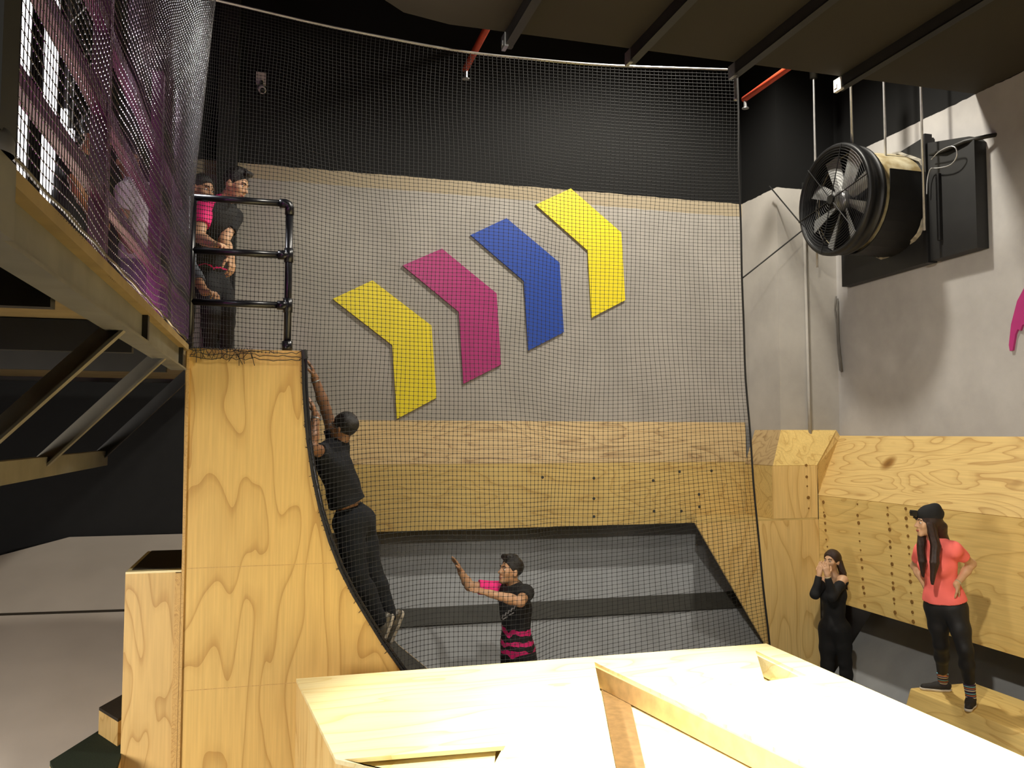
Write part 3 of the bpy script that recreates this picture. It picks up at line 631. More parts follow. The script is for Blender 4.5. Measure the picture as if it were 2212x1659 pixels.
za = np.interp(BB[:, 0], px[::-1][:17], pz[::-1][:17]); za = np.where(BB[:, 0] < px[-1], ZT, za)
za = np.where(BB[:, 0] > 2.0, .2, za)
yb_ = np.where(za > .25, YW-.03, BB[:, 1])
for _ in range(30): za[1:-1] = (za[:-2]+2*za[1:-1]+za[2:])/4; yb_[1:-1] = (yb_[:-2]+2*yb_[1:-1]+yb_[2:])/4
zt_ = TT[:, 2]; f_ = np.clip((V[..., 2]-za[:, None])/(zt_-za)[:, None], -0.0, 1)
V[..., 1] = V[..., 1]-(TT[:, 1][:, None]*(1-Tv)+BB[:, 1][:, None]*Tv)+(yb_[:, None]+(TT[:, 1]-yb_)[:, None]*f_)
edge = np.interp(V[..., 2], pz, px)
nearp = V[..., 1] < YW+.7
ok = ~((V[..., 2] < ZT-.03) & (V[..., 0] < edge-.01) & nearp)
sn = thing('safety_net', 'large black square mesh net hanging from a steel wire across the back of the hall', 'net', tuple(bot[-1]))
net_obj(sn, V, ok, .0019, .0058, MT['net'])
MB().tube(list(tc_[::4]+np.array((0, 0, .01))), .012, 6).build('top_wire', MT['wire'], sn)
MB().tube([tuple(p) for p in V[-1][::6]]+[tuple(V[-1][-1])], .011, 6).build('edge_rope', MT['rope'], sn)
fr = []                                                  # ragged lashings along the top of the warped wall
rg = MB()
for k in range(26):
    x = xl_t+.02+(prof[0][0]-xl_t-.03)*k/45; z = ZT-.03-abs(random.gauss(0, .025))
    rg.tube([(x, YW-.008, ZT+.01), (x+random.uniform(-.02, .02), YW-.012, (z+ZT)/2), (x+random.uniform(-.03, .03), YW-.008, z-.03)], .0022, 4)
for j in range(3):
    rg.tube([(xl_t+.02+(prof[0][0]-xl_t-.03)*k/24, YW-.01, ZT-.012-.028*j+random.uniform(-.012, .012)) for k in range(25)], .0024, 4)
for q0, q1 in zip(prof[:-6], prof[1:-5]):
    for k in range(3):
        f = random.random(); x, z = q0[0]*(1-f)+q1[0]*f, q0[1]*(1-f)+q1[1]*f
        rg.tube([(x+.01, YW-.004, z), (x-.008-random.random()*.014, YW-.006, z+random.uniform(-.03, .03))], .0018, 4)
rg.build('lashing', MT['rope'], sn)['kind'] = 'stuff'
def rope(pts, label, r=.008):
    o = MB().tube(pts, r, 6).build('tie_rope', MT['rope'], None, True); tag(o, label, 'rope', 'tie ropes of the net')
fx = FC+np.array((.0, .58, -.18))
rope([V[-1][int(nv*.34)], fx], 'thin tie rope from the right edge of the net up to the fan')
rope([fx, PY(1662, 402, 9.1)], 'thin tie rope from the fan to the top of the grey column')

# side net along the platform edge, seen almost edge on
nu2, nv2 = 142, 142
Yn = np.linspace(1.95, YW-.04, nu2); Zn = np.linspace(3.5, 8.2, nv2)
YY, ZZ = np.meshgrid(Yn, Zn, indexing='ij')
V2 = np.stack([np.full_like(YY, XP+.015)+.0025*np.sin(3.1*YY+1.7*ZZ)+.0015*np.sin(9*YY-3*ZZ)+.13*np.clip((ZZ-4.1)/1.8, 0, 1.3)**1.4*np.clip((YY-3.5)/2.6, 0, 1)**2, YY+.012*np.sin(4*ZZ+YY), ZZ+.01*np.sin(6*YY+ZZ)+.03*np.sin(1.3*YY)], -1)
ok2 = np.ones_like(YY, bool)
s2 = thing('side_net', 'grey mesh net stretched along the edge of the raised platform', 'net', (XP+.015, 4, 3.5))
net_obj(s2, V2, ok2, .0016, .0040, MT['net_side'])
MB().tube([(XP+.02, 1.95, 3.515)]+[(XP+.02, 2+.2*k, 3.515+.006*(k % 2)) for k in range(21)], .006, 6).build('bottom_rope', MT['net_side'], s2)

# ------------------------------------------------------------------ people: signed distance bodies meshed by surface nets
def sdf_mesh(prims, res=0.0055, clips=(), amp=0.0):
    lo = np.min([p['lo'] for p in prims if p['op'] > 0], 0)-.03; hi = np.max([p['hi'] for p in prims if p['op'] > 0], 0)+.03
    n = np.ceil((hi-lo)/res).astype(int)+1; D = np.full(n, .06, np.float32)
    gx = [lo[k]+res*np.arange(n[k]) for k in range(3)]
    for p in prims:
        k = p['k']; m = .062+k
        i0 = np.clip(((p['lo']-m-lo)/res).astype(int), 0, n-1); i1 = np.clip(((p['hi']+m-lo)/res).astype(int)+2, 1, n)
        if np.any(i1 <= i0): continue
        X, Y, Z = np.meshgrid(*[gx[a][i0[a]:i1[a]] for a in range(3)], indexing='ij')
        d = p['f'](X, Y, Z).astype(np.float32)
        sl = tuple(slice(i0[a], i1[a]) for a in range(3)); c = D[sl]
        if p['op'] > 0:
            h = np.clip(.5+.5*(c-d)/k, 0, 1); D[sl] = np.minimum(c*(1-h)+d*h-k*h*(1-h), .06)
        else:
            h = np.clip(.5-.5*(c+d)/k, 0, 1); D[sl] = np.minimum(c*(1-h)+(-d)*h+k*h*(1-h), .06)
    if amp or len(clips):
        X, Y, Z = np.meshgrid(*gx, indexing='ij')
        if amp: D += (amp*(np.sin(31*X+17*Z+2*np.sin(13*Y))*np.sin(23*Z-19*Y+1.3)+.6*np.sin(47*Y+29*Z))).astype(np.float32)
        for pt, nn in clips: D = np.maximum(D, ((X-pt[0])*nn[0]+(Y-pt[1])*nn[1]+(Z-pt[2])*nn[2]).astype(np.float32))
    ins = D < 0
    cs = [(i, j, k) for i in (0, 1) for j in (0, 1) for k in (0, 1)]
    cnt = sum(ins[i:n[0]-1+i, j:n[1]-1+j, k:n[2]-1+k].astype(np.int8) for i, j, k in cs)
    act = np.argwhere((cnt > 0) & (cnt < 8))
    idx = np.full(n-1, -1, np.int32); idx[tuple(act.T)] = np.arange(len(act))
    acc = np.zeros((len(act), 3)); num = np.zeros(len(act))
    for a in cs:
        for ax in range(3):
            if a[ax]: continue
            b = list(a); b[ax] = 1
            da = D[tuple((act+a).T)]; db = D[tuple((act+b).T)]; m = (da < 0) != (db < 0)
            tt = np.where(m, da/np.where(m, da-db, 1), 0); q = np.tile(np.array(a, float), (len(act), 1)); q[:, ax] = tt
            acc += q*m[:, None]; num += m
    vs = lo+res*(act+acc/num[:, None]); fs = []
    for ax in range(3):
        o1, o2 = [(1, 2), (2, 0), (0, 1)][ax]
        s0 = [slice(None)]*3; s1 = [slice(None)]*3; s0[ax] = slice(0, -1); s1[ax] = slice(1, None)
        for a_ in (o1, o2): s0[a_] = slice(1, -1); s1[a_] = slice(1, -1)
        A_, B_2 = ins[tuple(s0)], ins[tuple(s1)]
        e = np.argwhere(A_ != B_2); e[:, o1] += 1; e[:, o2] += 1
        if not len(e): continue
        fl = A_[A_ != B_2]
        def cell(d1, d2): q = e.copy(); q[:, o1] -= d1; q[:, o2] -= d2; return idx[tuple(q.T)]
        qd = np.stack([cell(1, 1), cell(0, 1), cell(0, 0), cell(1, 0)], 1); qd[~fl] = qd[~fl][:, ::-1]; fs.append(qd)
    fs = np.concatenate(fs); fs = fs[(fs >= 0).all(1)]
    return vs, fs
def cone(a, b, ra, rb, k=.015, op=1, flat=False, ext=0.0):
    a, b = np.array(a, float), np.array(b, float); r = max(ra, rb); d = b-a; L2 = max(np.dot(d, d), 1e-9)
    def f(X, Y, Z):
        px_, py_, pz_ = X-a[0], Y-a[1], Z-a[2]; t = np.clip((px_*d[0]+py_*d[1]+pz_*d[2])/L2, 0, 1)
        q = np.sqrt((px_-t*d[0])**2+(py_-t*d[1])**2+(pz_-t*d[2])**2)-(ra+(rb-ra)*t)
        if flat:
            L = math.sqrt(L2); q = np.maximum(q, (px_*d[0]+py_*d[1]+pz_*d[2])/L-L)
        return q
    return dict(f=f, lo=np.minimum(a, b)-r, hi=np.maximum(a, b)+r, k=k, op=op)
def ell(c, ax, rad, k=.02, op=1):
    c = np.array(c, float); R_ = np.array([nrm(v) for v in ax]); rad = np.array(rad, float); r = rad.max()
    def f(X, Y, Z):
        P_ = [X-c[0], Y-c[1], Z-c[2]]; q = [sum(R_[i][j]*P_[j] for j in range(3)) for i in range(3)]
        k0 = np.sqrt(sum((q[i]/rad[i])**2 for i in range(3))); k1 = np.sqrt(sum((q[i]/rad[i]**2)**2 for i in range(3)))
        return k0*(k0-1)/np.maximum(k1, 1e-6)
    return dict(f=f, lo=c-r, hi=c+r, k=k, op=op)
def frame(up, fw):                                       # side(right), forward, up
    u = nrm(up); f = np.array(fw, float); f = nrm(f-u*np.dot(f, u)); return np.cross(f, u), f, u
def hand(w, d, n, curl, s=1.0, right=True, spread=.10, thumb=.5):
    """palm, four jointed fingers of unequal length and a thumb from the side of the palm near its base"""
    d = nrm(d); n = nrm(np.array(n)-d*np.dot(n, d)); sd = np.cross(d, n)*(1 if right else -1)
    pr = [cone(w-d*.01*s, w+d*.02*s, .023*s, .022*s, .02)]
    for i, (o, L, r) in enumerate([(.030, .072, .0092), (.010, .080, .0096), (-.010, .074, .0092), (-.029, .058, .0082)]):
        kn = w+d*(.088-.006*abs(i-1.2))*s+sd*o*s
        pr.append(cone(w+d*.02*s+sd*o*.55*s, kn, .017*s, .0125*s, .014)); p = kn; a = 0
        dd0 = nrm(d+sd*spread*o/.03)
        for j, fr_ in enumerate((.42, .32, .26)):
            a += curl*(.75, 1.0, .7)[j]; dd = dd0*math.cos(a)+n*math.sin(a); q = p+dd*L*fr_*1.08*s
            pr.append(cone(p, q, r*s*(1.08-.1*j), r*s*(.98-.1*j), .0045)); p = q
    b = w+d*.022*s+sd*.024*s; a1 = nrm(d*.55+sd*.75+n*.30); m = b+a1*.046*s; a2 = nrm(d*(.85)+sd*(.45-.5*thumb)+n*(.25+.5*thumb)); e = m+a2*.032*s; e2_ = e+nrm(a2+d*.2)*.022*s
    pr += [cone(b, m, .0155*s, .0115*s, .010), cone(m, e, .0110*s, .0098*s, .004), cone(e, e2_, .0098*s, .0080*s, .004)]
    return pr
def head_prims(h, F, U, s=1.0, fem=False):
    S_ = np.cross(F, U); c = lambda x, y, z: h+(S_*x+F*y+U*z)*s; ax = (S_, F, U)
    j = .94 if fem else 1.0
    return [ell(c(0, -.012, .035), ax, np.array((.074, .094, .086))*s, .02), ell(c(0, .030, -.030), ax, np.array((.060*j, .062, .078))*s, .03),
            cone(c(-.012, .066, -.098), c(.012, .066, -.098), .021*s*j, .021*s*j, .025), cone(c(0, .082, .018), c(0, .109, -.026), .0085*s, .0125*s, .012),
            cone(c(-.013, .094, -.030), c(.013, .094, -.030), .0085*s, .0085*s, .008), cone(c(-.034, .078, .026), c(.034, .078, .026), .0115*s, .0115*s, .014),
            cone(c(-.016, .085, -.060), c(.016, .085, -.060), .0085*s, .0085*s, .008), cone(c(-.014, .084, -.071), c(.014, .084, -.071), .0085*s, .0085*s, .008),
            cone(c(-.045, .058, -.018), c(-.040, .062, -.024), .024*s, .022*s, .02), cone(c(.045, .058, -.018), c(.040, .062, -.024), .024*s, .022*s, .02),
            ell(c(.074, -.008, -.008), (S_+F*.35, F, U), np.array((.010, .019, .031))*s, .006), ell(c(-.074, -.008, -.008), (S_-F*.35, F, U), np.array((.010, .019, .031))*s, .006)]
def skin(name, c): 
    m = plain(name, c, .5, var=.06, scale=14); b = m.node_tree.nodes['Principled BSDF']; b.inputs['Subsurface Weight'].default_value = .08; b.inputs['Subsurface Radius'].default_value = (.02, .008, .004); return m
SK = {'tan': skin('skin_tan', (178, 134, 98)), 'fair': skin('skin_fair', (202, 160, 124)), 'brown': skin('skin_brown', (146, 104, 74))}
HAIR = plain('black_hair', (22, 17, 15), .38, scale=60, var=.4, bump=.5); HAIRB = plain('dark_brown_hair', (44, 24, 18), .36, scale=60, var=.4, bump=.5)
EYEW = plain('eye_white', (226, 220, 212), .3, var=.02); IRIS = plain('dark_iris', (24, 16, 12), .2, var=.02); LIP = plain('lip', (168, 92, 78), .45, var=.04)
CL = {'black': plain('black_cotton', (15, 15, 17), .85, scale=30), 'navy': plain('navy_cotton', (17, 19, 29), .85, scale=30), 'denim': plain('dark_denim', (19, 23, 33), .85, scale=60, var=.25),
      'coral': plain('coral_knit', (255, 118, 110), .8, var=.03), 'pink': plain('hot_pink_jersey', (236, 28, 122), .7, var=.04), 'white': plain('white_cotton', (226, 224, 230), .8, var=.03), 'grey': plain('grey_sleeve', (96, 104, 116), .8),
      'leg': plain('black_leggings', (13, 13, 16), .6, var=.05), 'shoe': plain('dark_knit_shoe', (38, 34, 32), .8, scale=90, var=.3), 'sole': plain('pale_rubber_sole', (206, 196, 180), .6), 'shine': plain('grey_silver_shoe', (112, 106, 96), .35, .2)}
def striped(name, bg, fg, period, wob, zlo=None):
    m, nt, b = base(name); L = nt.links.new; tc = N(nt, 'ShaderNodeTexCoord'); sx = N(nt, 'ShaderNodeSeparateXYZ'); L(tc.outputs['Object'], sx.inputs[0])
    no = N(nt, 'ShaderNodeTexNoise'); no.inputs['Scale'].default_value = 7; no.inputs['Detail'].default_value = 3; L(tc.outputs['Object'], no.inputs['Vector'])
    a = N(nt, 'ShaderNodeMath', operation='MULTIPLY_ADD'); a.inputs[1].default_value = wob; L(no.outputs['Fac'], a.inputs[0]); L(sx.outputs['Z'], a.inputs[2])
    d = N(nt, 'ShaderNodeMath', operation='DIVIDE'); d.inputs[1].default_value = period; L(a.outputs[0], d.inputs[0])
    f = N(nt, 'ShaderNodeMath', operation='FRACT'); L(d.outputs[0], f.inputs[0])
    g = N(nt, 'ShaderNodeMath', operation='GREATER_THAN'); g.inputs[1].default_value = .52; L(f.outputs[0], g.inputs[0]); fac = g.outputs[0]
    if zlo is not None:
        l = N(nt, 'ShaderNodeMath', operation='LESS_THAN'); l.inputs[1].default_value = zlo; L(a.outputs[0], l.inputs[0])
        mm = N(nt, 'ShaderNodeMath', operation='MULTIPLY'); L(fac, mm.inputs[0]); L(l.outputs[0], mm.inputs[1]); fac = mm.outputs[0]
    mx = N(nt, 'ShaderNodeMix', data_type='RGBA'); L(fac, mx.inputs[0]); mx.inputs[6].default_value = lin(bg); mx.inputs[7].default_value = lin(fg)
    L(mx.outputs[2], b.inputs['Base Color']); b.inputs['Roughness'].default_value = .75
    return m
def socks_mat():
    m, nt, b = base('striped_socks'); L = nt.links.new; tc = N(nt, 'ShaderNodeTexCoord'); sx = N(nt, 'ShaderNodeSeparateXYZ'); L(tc.outputs['Object'], sx.inputs[0])
    d = N(nt, 'ShaderNodeMath', operation='MULTIPLY'); d.inputs[1].default_value = 1/.062; L(sx.outputs['Z'], d.inputs[0]); f = N(nt, 'ShaderNodeMath', operation='FRACT'); L(d.outputs[0], f.inputs[0])
    r = ramp(nt, [(0, lin((58, 40, 66))), (.17, lin((226, 214, 180))), (.3, lin((44, 48, 96))), (.46, lin((196, 120, 60))), (.6, lin((70, 44, 60))), (.74, lin((120, 190, 200))), (.86, lin((48, 36, 60)))], 'CONSTANT'); L(f.outputs[0], r.inputs['Fac']); L(r.outputs['Color'], b.inputs['Base Color']); b.inputs['Roughness'].default_value = .85
    return m
SOCK = socks_mat()

def person(label, J, root, skinm, top=None, bottom=None, hair=None, hairm=HAIR, shoes=None, group=None, fem=False, s=1.0, face=True, res=.0055, sleeve_len=(0.55, 0.55), hem=.02, loose=.0, pl=None, sleeve_mats=None, topneck=.0, legs=True, extras=None, bare=False, socks=False, hands=True, pants_end=1.0, torso_k=1.0):
    r_ = thing('person', label, 'person', root, group)
    g = lambda k: np.array(J[k], float)
    H, F, U = g('hd'), nrm(J['hf']), nrm(J['hu']); F = nrm(F); U = nrm(U-F*np.dot(U, F)); S_ = np.cross(F, U)
    che, pel, nk = g('che'), g('pel'), g('nk'); q = (.88 if fem else 1.0)*s*torso_k
    side = nrm(g('sr')-g('sl')); upT = nrm(nk-pel); fwT = nrm(np.cross(upT, side)); side = np.cross(fwT, upT)
    upC = nrm(nk-che); upP = nrm(che-pel); sideP = nrm(g('hr')-g('hl')); fwP = nrm(np.cross(upP, sideP)); sideP = np.cross(fwP, upP)
    mid = (che+pel)/2
    def torso(i=0.0):
        pr = [ell(che, (side, fwT, upC), (.160*q+i, .108*q+i, .175*s+i), .05), ell(mid, (side+sideP, fwT+fwP, upT), (.135*q+i, .098*q+i, .15*s+i), .06),
              ell(pel, (sideP, fwP, upP), (.158*s*(1.0 if fem else .95)+i, .112*s+i, .125*s+i), .06),
              cone(g('sl')-upC*.015, g('sr')-upC*.015, .052*q+i, .052*q+i, .05),
              cone(nk-upC*.01, g('sl')*.6+nk*.4-upC*.01, .05*q+i, .045*q+i, .04), cone(nk-upC*.01, g('sr')*.6+nk*.4-upC*.01, .05*q+i, .045*q+i, .04)]
        if fem: pr += [ell(che+fwT*.075*s+side*.062*s*e-upC*.02*s, (side, fwT, upC), (.058*s+i, .058*s+i, .062*s+i), .03) for e in (1, -1)]
        for e in 'lr': pr.append(ell((g('h'+e)+pel)/2-fwP*.05*s-upP*.03*s, (sideP, fwP, upP), (.085*s+i, .085*s+i, .095*s+i), .05))
        return pr
    def arm(e, i=0.0, f=2.0, k=.03):
        sh, el, wr = g('s'+e), g('e'+e), g('w'+e); pr = []
        u = min(f, 1.0); pr.append(cone(sh, sh+(el-sh)*u, .056*q+i, (.056-.015*u)*q+i, k, flat=f < 1.0))
        if f > 1.0:
            v = min(f-1.0, 1.0); p = el+(wr-el)*.35
            if v >= .35: pr += [cone(el, p, .041*q+i, .042*q+i, .02), cone(p, el+(wr-el)*v, .042*q+i, (.042-.018*(v-.35))*q+i, .02, flat=v < 1)]
            else: pr.append(cone(el, el+(wr-el)*v, .041*q+i, .041*q+i, .02, flat=True))
        return pr
    def leg(e, i=0.0, f=2.0):
        hp, kn, an = g('h'+e), g('k'+e), g('a'+e); fk = nrm(np.cross(nrm(an-hp), sideP)) if np.linalg.norm(np.cross(nrm(an-hp), sideP)) > .1 else fwP
        th = .092 if fem else .088; pr = [cone(hp, hp+(kn-hp)*.5, th*s+i, .076*s+i, .05), cone(hp+(kn-hp)*.5, kn, .076*s+i, .056*s+i, .03)]
        v = f-1.0; c = kn+(an-kn)*.32
        pr += [cone(kn, c, .056*s+i, .054*s+i, .03), cone(c, kn+(an-kn)*v, .054*s+i, (.054-.020*min(v, 1))*s+i, .03, flat=v < .999)]
        return pr
    body = torso()+[cone(nk-upC*.02, H-U*.055*s-F*.015*s, .056*q, .05*q, .03)]+head_prims(H, F, U, s, fem)
    for e in 'lr':
        body += arm(e)
        if legs:
            body += leg(e); an = g('a'+e); fd = nrm(J.get('t'+e, fwP)); fu = nrm(J.get('fu', (0, 0, 1)))
            body += [cone(an, an-fu*.045*s-fd*.02*s, .034*s, .032*s, .02), cone(an-fu*.04*s, an+fd*.13*s-fu*.055*s, .034*s, .024*s, .02)]
    fingers = []
    if hands:
        for e in 'lr':
            if 'hd'+e in J: dv, nv_, cu = J['hd'+e]; fingers += hand(g('w'+e), dv, nv_, cu, s*(.93 if fem else 1.0), e == 'r')
    vs, fs = sdf_mesh(body+fingers, res); np_mesh('body', vs, fs, skinm, r_, True)
    def part(name, prims, mat, clips=(), amp=0.0, par=None, rs=None):
        vs, fs = sdf_mesh(prims, rs or res, clips, amp); return np_mesh(name, vs, fs, mat, par or r_, True)
    c = lambda x, y, z: H+(S_*x+F*y+U*z)*s
    if face:
        for e in (1, -1):
            ey = MB().ball(c(.032*e, .074, .004), .0125*s, 8).build('eye', EYEW, r_, True)
            MB().ball(c(.032*e, .0808, .003), .0072*s, 6).build('iris', IRIS, ey, True)
            MB().tube([c(.014*e, .094, .026), c(.032*e, .092, .033), c(.052*e, .076, .026)], [.0042*s, .0048*s, .003*s], 6).build('eyebrow', HAIR, r_, True)
        part('lips', [cone(c(-.018, .089, -.063), c(.018, .089, -.063), .006*s, .006*s, .004), cone(c(-.014, .088, -.071), c(.014, .088, -.071), .0065*s, .0065*s, .004)], LIP, rs=.003)
    if top is not None:
        neckcut = (nk+upC*(.012+topneck), upC) 
        pr = torso(.014+loose)+[ell(pel+upP*.07*s, (sideP, fwP, upP), (.150*s+.014+loose, .108*s+.014+loose, .15*s), .05)]; cl = [(pel-upP*hem, -upP)]
        part('shirt', pr+[x for e, f in zip('lr', sleeve_len) if f > 0 for x in arm(e, .014, f)] if not sleeve_mats else pr, top, cl, .0035)
        if sleeve_mats:
            for e, f, m_ in zip('lr', sleeve_len, sleeve_mats):
                if f > 0: part('sleeve', arm(e, .017, f), m_, (), .002)
    if bottom is not None:
        part('trousers', torso(.010)[2:3]+torso(.010)[-2:]+leg('l', pl or (.012 if not fem else .006), 1+pants_end)+leg('r', pl or (.012 if not fem else .006), 1+pants_end), bottom, [(pel+upP*.10*s, upP)], .003 if not fem else .001)
    if hair is not None:
        hp = [ell(c(0, -.016, .045), (S_, F, U), np.array((.082, .101, .090))*s, .015)]
        pr, cl = hp, [(c(0, .070, .060), nrm(F*.72-U*.62)), (c(0, 0, -.055), -U)]
        if hair == 'quiff': pr = hp+[cone(c(-.03, .065, .118), c(.03, .075, .112), .022*s, .024*s, .02), cone(c(0, .03, .128), c(.01, -.03, .13), .02*s, .02*s, .02)]
        if hair == 'crop': pr = hp
        if hair == 'long': cl = [(c(0, .072, .075), nrm(F*.8-U*.45))]; 
        part('hair', pr, hairm, cl, .004, rs=.004)
    if shoes is not None and legs:
        for e in 'lr':
            an = g('a'+e); fd = nrm(J.get('t'+e, fwP)); fu = nrm(J.get('fu', (0, 0, 1)))
            pr = [cone(an-fu*.035*s-fd*.03*s, an+fd*.05*s-fu*.045*s, .042*s, .040*s, .02), cone(an+fd*.03*s-fu*.05*s, an+fd*.165*s-fu*.062*s, .042*s, .030*s, .02)]
            sh = part('shoe', pr, shoes[0], [(an-fu*.088*s, -fu), (an+fu*.004*s, nrm(fu+fd*.12))], .0)
            part('sole', [cone(an-fu*.055*s-fd*.03*s, an+fd*.05*s-fu*.06*s, .047*s, .045*s, .02), cone(an+fd*.03*s-fu*.06*s, an+fd*.168*s-fu*.068*s, .046*s, .035*s, .02)], shoes[1], [(an-fu*.090*s, -fu), (an-fu*.066*s, fu)], par=sh)
            if socks: part('sock', [cone(an-fu*.025*s, an, .041*s, .042*s, .01), cone(an, an+nrm(g('k'+e)-an)*.13*s, .042*s, .051*s, .01, flat=True)], SOCK)
    return r_, part, c, (S_, F, U), dict(upC=upC, fwT=fwT, side=side, upP=upP, q=q, arm=arm, leg=leg, torso=torso)

def lock(pts, w, n=8, r=.015, seed=0):
    rn = random.Random(seed); pr = []
    for i in range(n):
        a = 2*math.pi*i/n; o = np.array((math.cos(a), math.sin(a)*.8, 0))*rn.uniform(.55, 1.0); prev = None
        for j, p in enumerate(pts):
            q = np.array(p)+o*w[j]+np.array((0, 0, rn.uniform(-.02, .02) if j == len(pts)-1 else 0)); rr = r*(1.0 if j < len(pts)-1 else .45)
            if prev is not None: pr.append(cone(prev[0], q, prev[1], rr, .006))
            prev = (q, rr)
    return pr
def bracelet(w, el, r, mat, name, par, at=.02):
    d = nrm(w-el); MB().lathe(w-d*at, d, [(r, -.006), (r+.005, -.006), (r+.005, .006), (r, .006)], 20, True).build(name, mat, par, True)

# woman in coral on the low box
J = dict(hd=P(2004,1130,7.05), hf=(-.97,.25,.02), hu=(0,0,1), nk=P(2019,1168,7.10), che=P(2027,1212,7.12), pel=P(2042,1306,7.15),
         sl=P(2060,1186,6.97), sr=P(1992,1188,7.22), hl=P(2064,1316,7.08), hr=P(2022,1314,7.20), kl=P(2085,1404,7.0), al=PZ(2097,1503,.735), kr=P(2033,1392,7.22), ar=PZ(2037,1472,.735),
         tl=(-.75,-.62,0), tr=(-.85,.5,0))
J['el'] = reach(J['sl'],2099,1218,.27,False); J['wl'] = reach(J['el'],2066,1262,.235,True); J['er'] = reach(J['sr'],1976,1222,.27,False); J['wr'] = P(2000,1266,7.27)
J['hdl'] = ((.35,.15,-.75), (-.8,.6,0), .35); J['hdr'] = ((.3,.3,-.8), (.6,-.2,0), .4)
r_, part, c, (S_, F, U), X_ = person('woman in coral t-shirt and black beanie standing hands on hips on low box', J, P(2050,1512,7.15)*np.array((1,1,0))+np.array((0,0,.65)), SK['fair'], CL['coral'], CL['leg'], None, shoes=(CL['shoe'], CL['sole']), fem=True, s=.94, sleeve_len=(.55,.55), hem=-.045, loose=.008, socks=True, pants_end=.72)
part('beanie', [ell(c(0,-.02,.07), (S_, F, U), (.084,.104,.085), .02), cone(c(-.02,-.06,.13), c(.03,-.07,.13), .045, .045, .03), cone(c(0,-.09,.10), c(0,-.11,.09), .04, .035, .03)], CL['black'], [(c(0,.09,.045), nrm(F*.25-U))], .003, rs=.004)
cam_ = MB().box((-.03,-.02,-.022),(.03,.02,.022)); 
cb = c(.0,.125,.085); hc = MB()
for q in [(a,b,d) for a in (-1,1) for b in (-1,1) for d in (-1,1)]: hc.v.append(tuple(cb+S_*.032*q[0]+F*.018*q[1]+U*.024*q[2]))
hc.f = [(0,1,3,2),(4,6,7,5),(0,4,5,1),(2,3,7,6),(0,2,6,4),(1,5,7,3)]
hcam = hc.build('head_camera', MT['black_pl'], r_, bevel=.004)
MB().tube([cb+F*.016+U*.004+S_*.012, cb+F*.024+U*.004+S_*.012], .012, 12).build('lens', MT['fan_black'], hcam)
MB().tube([cb-U*.03, cb-U*.045-F*.03], .010, 8).build('mount', MT['black_pl'], hcam)
part('hair', [ell(c(0,-.018,.035), (S_, F, U), (.083,.098,.088), .02), *lock([c(-.05,.0,.0), P(2022,1180,6.95), P(2019,1215,6.90), P(2015,1256,6.92)], [.035,.034,.034,.012], 9, .016, 1), *lock([c(.05,.02,-.03), P(1990,1178,7.05), P(1992,1212,7.03), P(1995,1242,7.05)], [.026,.026,.024,.010], 8, .014, 2),
      cone(c(0,-.06,-.0), J['nk']-F*.06, .06, .06, .03), cone(c(-.02,-.12,-.03), c(0,-.13,-.06), .04, .035, .03)],
     HAIRB, [(c(0,.085,.0), nrm(F))], .003, rs=.0045)
bracelet(J['wl'], J['el'], .026, MT['duct_skin'], 'wrist_band', r_)

# woman in black in the corner
J = dict(hd=P(1797,1212,9.16), hf=(-.93,-.34,.04), hu=(0,0,1), nk=P(1801,1244,9.17), che=P(1802,1282,9.18), pel=P(1802,1353,9.2), sl=P(1822,1252,9.08), sr=P(1782,1254,9.27),
         hl=P(1818,1362,9.14), hr=P(1788,1362,9.26), kl=P(1826,1432,9.12), al=PZ(1833,1508,.085), kr=P(1787,1436,9.2), ar=PZ(1787,1506,.085), tl=(-.7,-.7,0), tr=(-.8,-.5,0))
J['er'] = reach(J['sr'],1760,1284,.26,True); J['wr'] = reach(J['er'],1771,1236,.225,True); J['el'] = reach(J['sl'],1798,1288,.26,True); J['wl'] = reach(J['el'],1787,1243,.225,True)
J['hdr'] = ((.25,.1,.95), (.9,.3,0), .25); J['hdl'] = ((-.15,.05,.95), (.3,.9,.2), .3)
r_, part, c, (S_, F, U), X_ = person('woman in black off-shoulder top and trousers with hands raised to her mouth', J, P(1803,1510,9.15)*np.array((1,1,0)), SK['fair'], None, CL['black'], None, shoes=(CL['black'], CL['black']), fem=True, s=.93, pl=.014)
part('top', X_['torso'](.012), CL['black'], [(J['pel']-X_['upP']*.06, -X_['upP']), (J['nk']-X_['upC']*.075, nrm(X_['upC']+.25*X_['side']))], .003)
for e in 'lr':
    sh, el, wr = J['s'+e], J['e'+e], J['w'+e]
    part('sleeve', [cone(sh+(el-sh)*.38, el, .058, .050, .02), cone(el, wr-(wr-el)*.12, .050, .034, .02, flat=True)], CL['black'], (), .003)
part('hair', [ell(c(0,-.018,.04), (S_, F, U), (.083,.100,.090), .02), *lock([c(-.05,-.05,.0), P(1820,1238,9.13), P(1829,1272,9.17)], [.035,.032,.012], 8, .016, 3), *lock([c(.04,-.05,0), c(.05,-.07,-.10), c(.05,-.08,-.20)], [.03,.03,.012], 7, .015, 4)], HAIRB, [(c(0,.070,.055), nrm(F*.80-U*.5))], .003, rs=.004)
bracelet(J['wl'], J['el'], .026, MT['duct_skin'], 'bracelet', r_)

SHIRT = striped('staff_shirt', (20,19,20), (220,26,112), .085, .16, -.0)
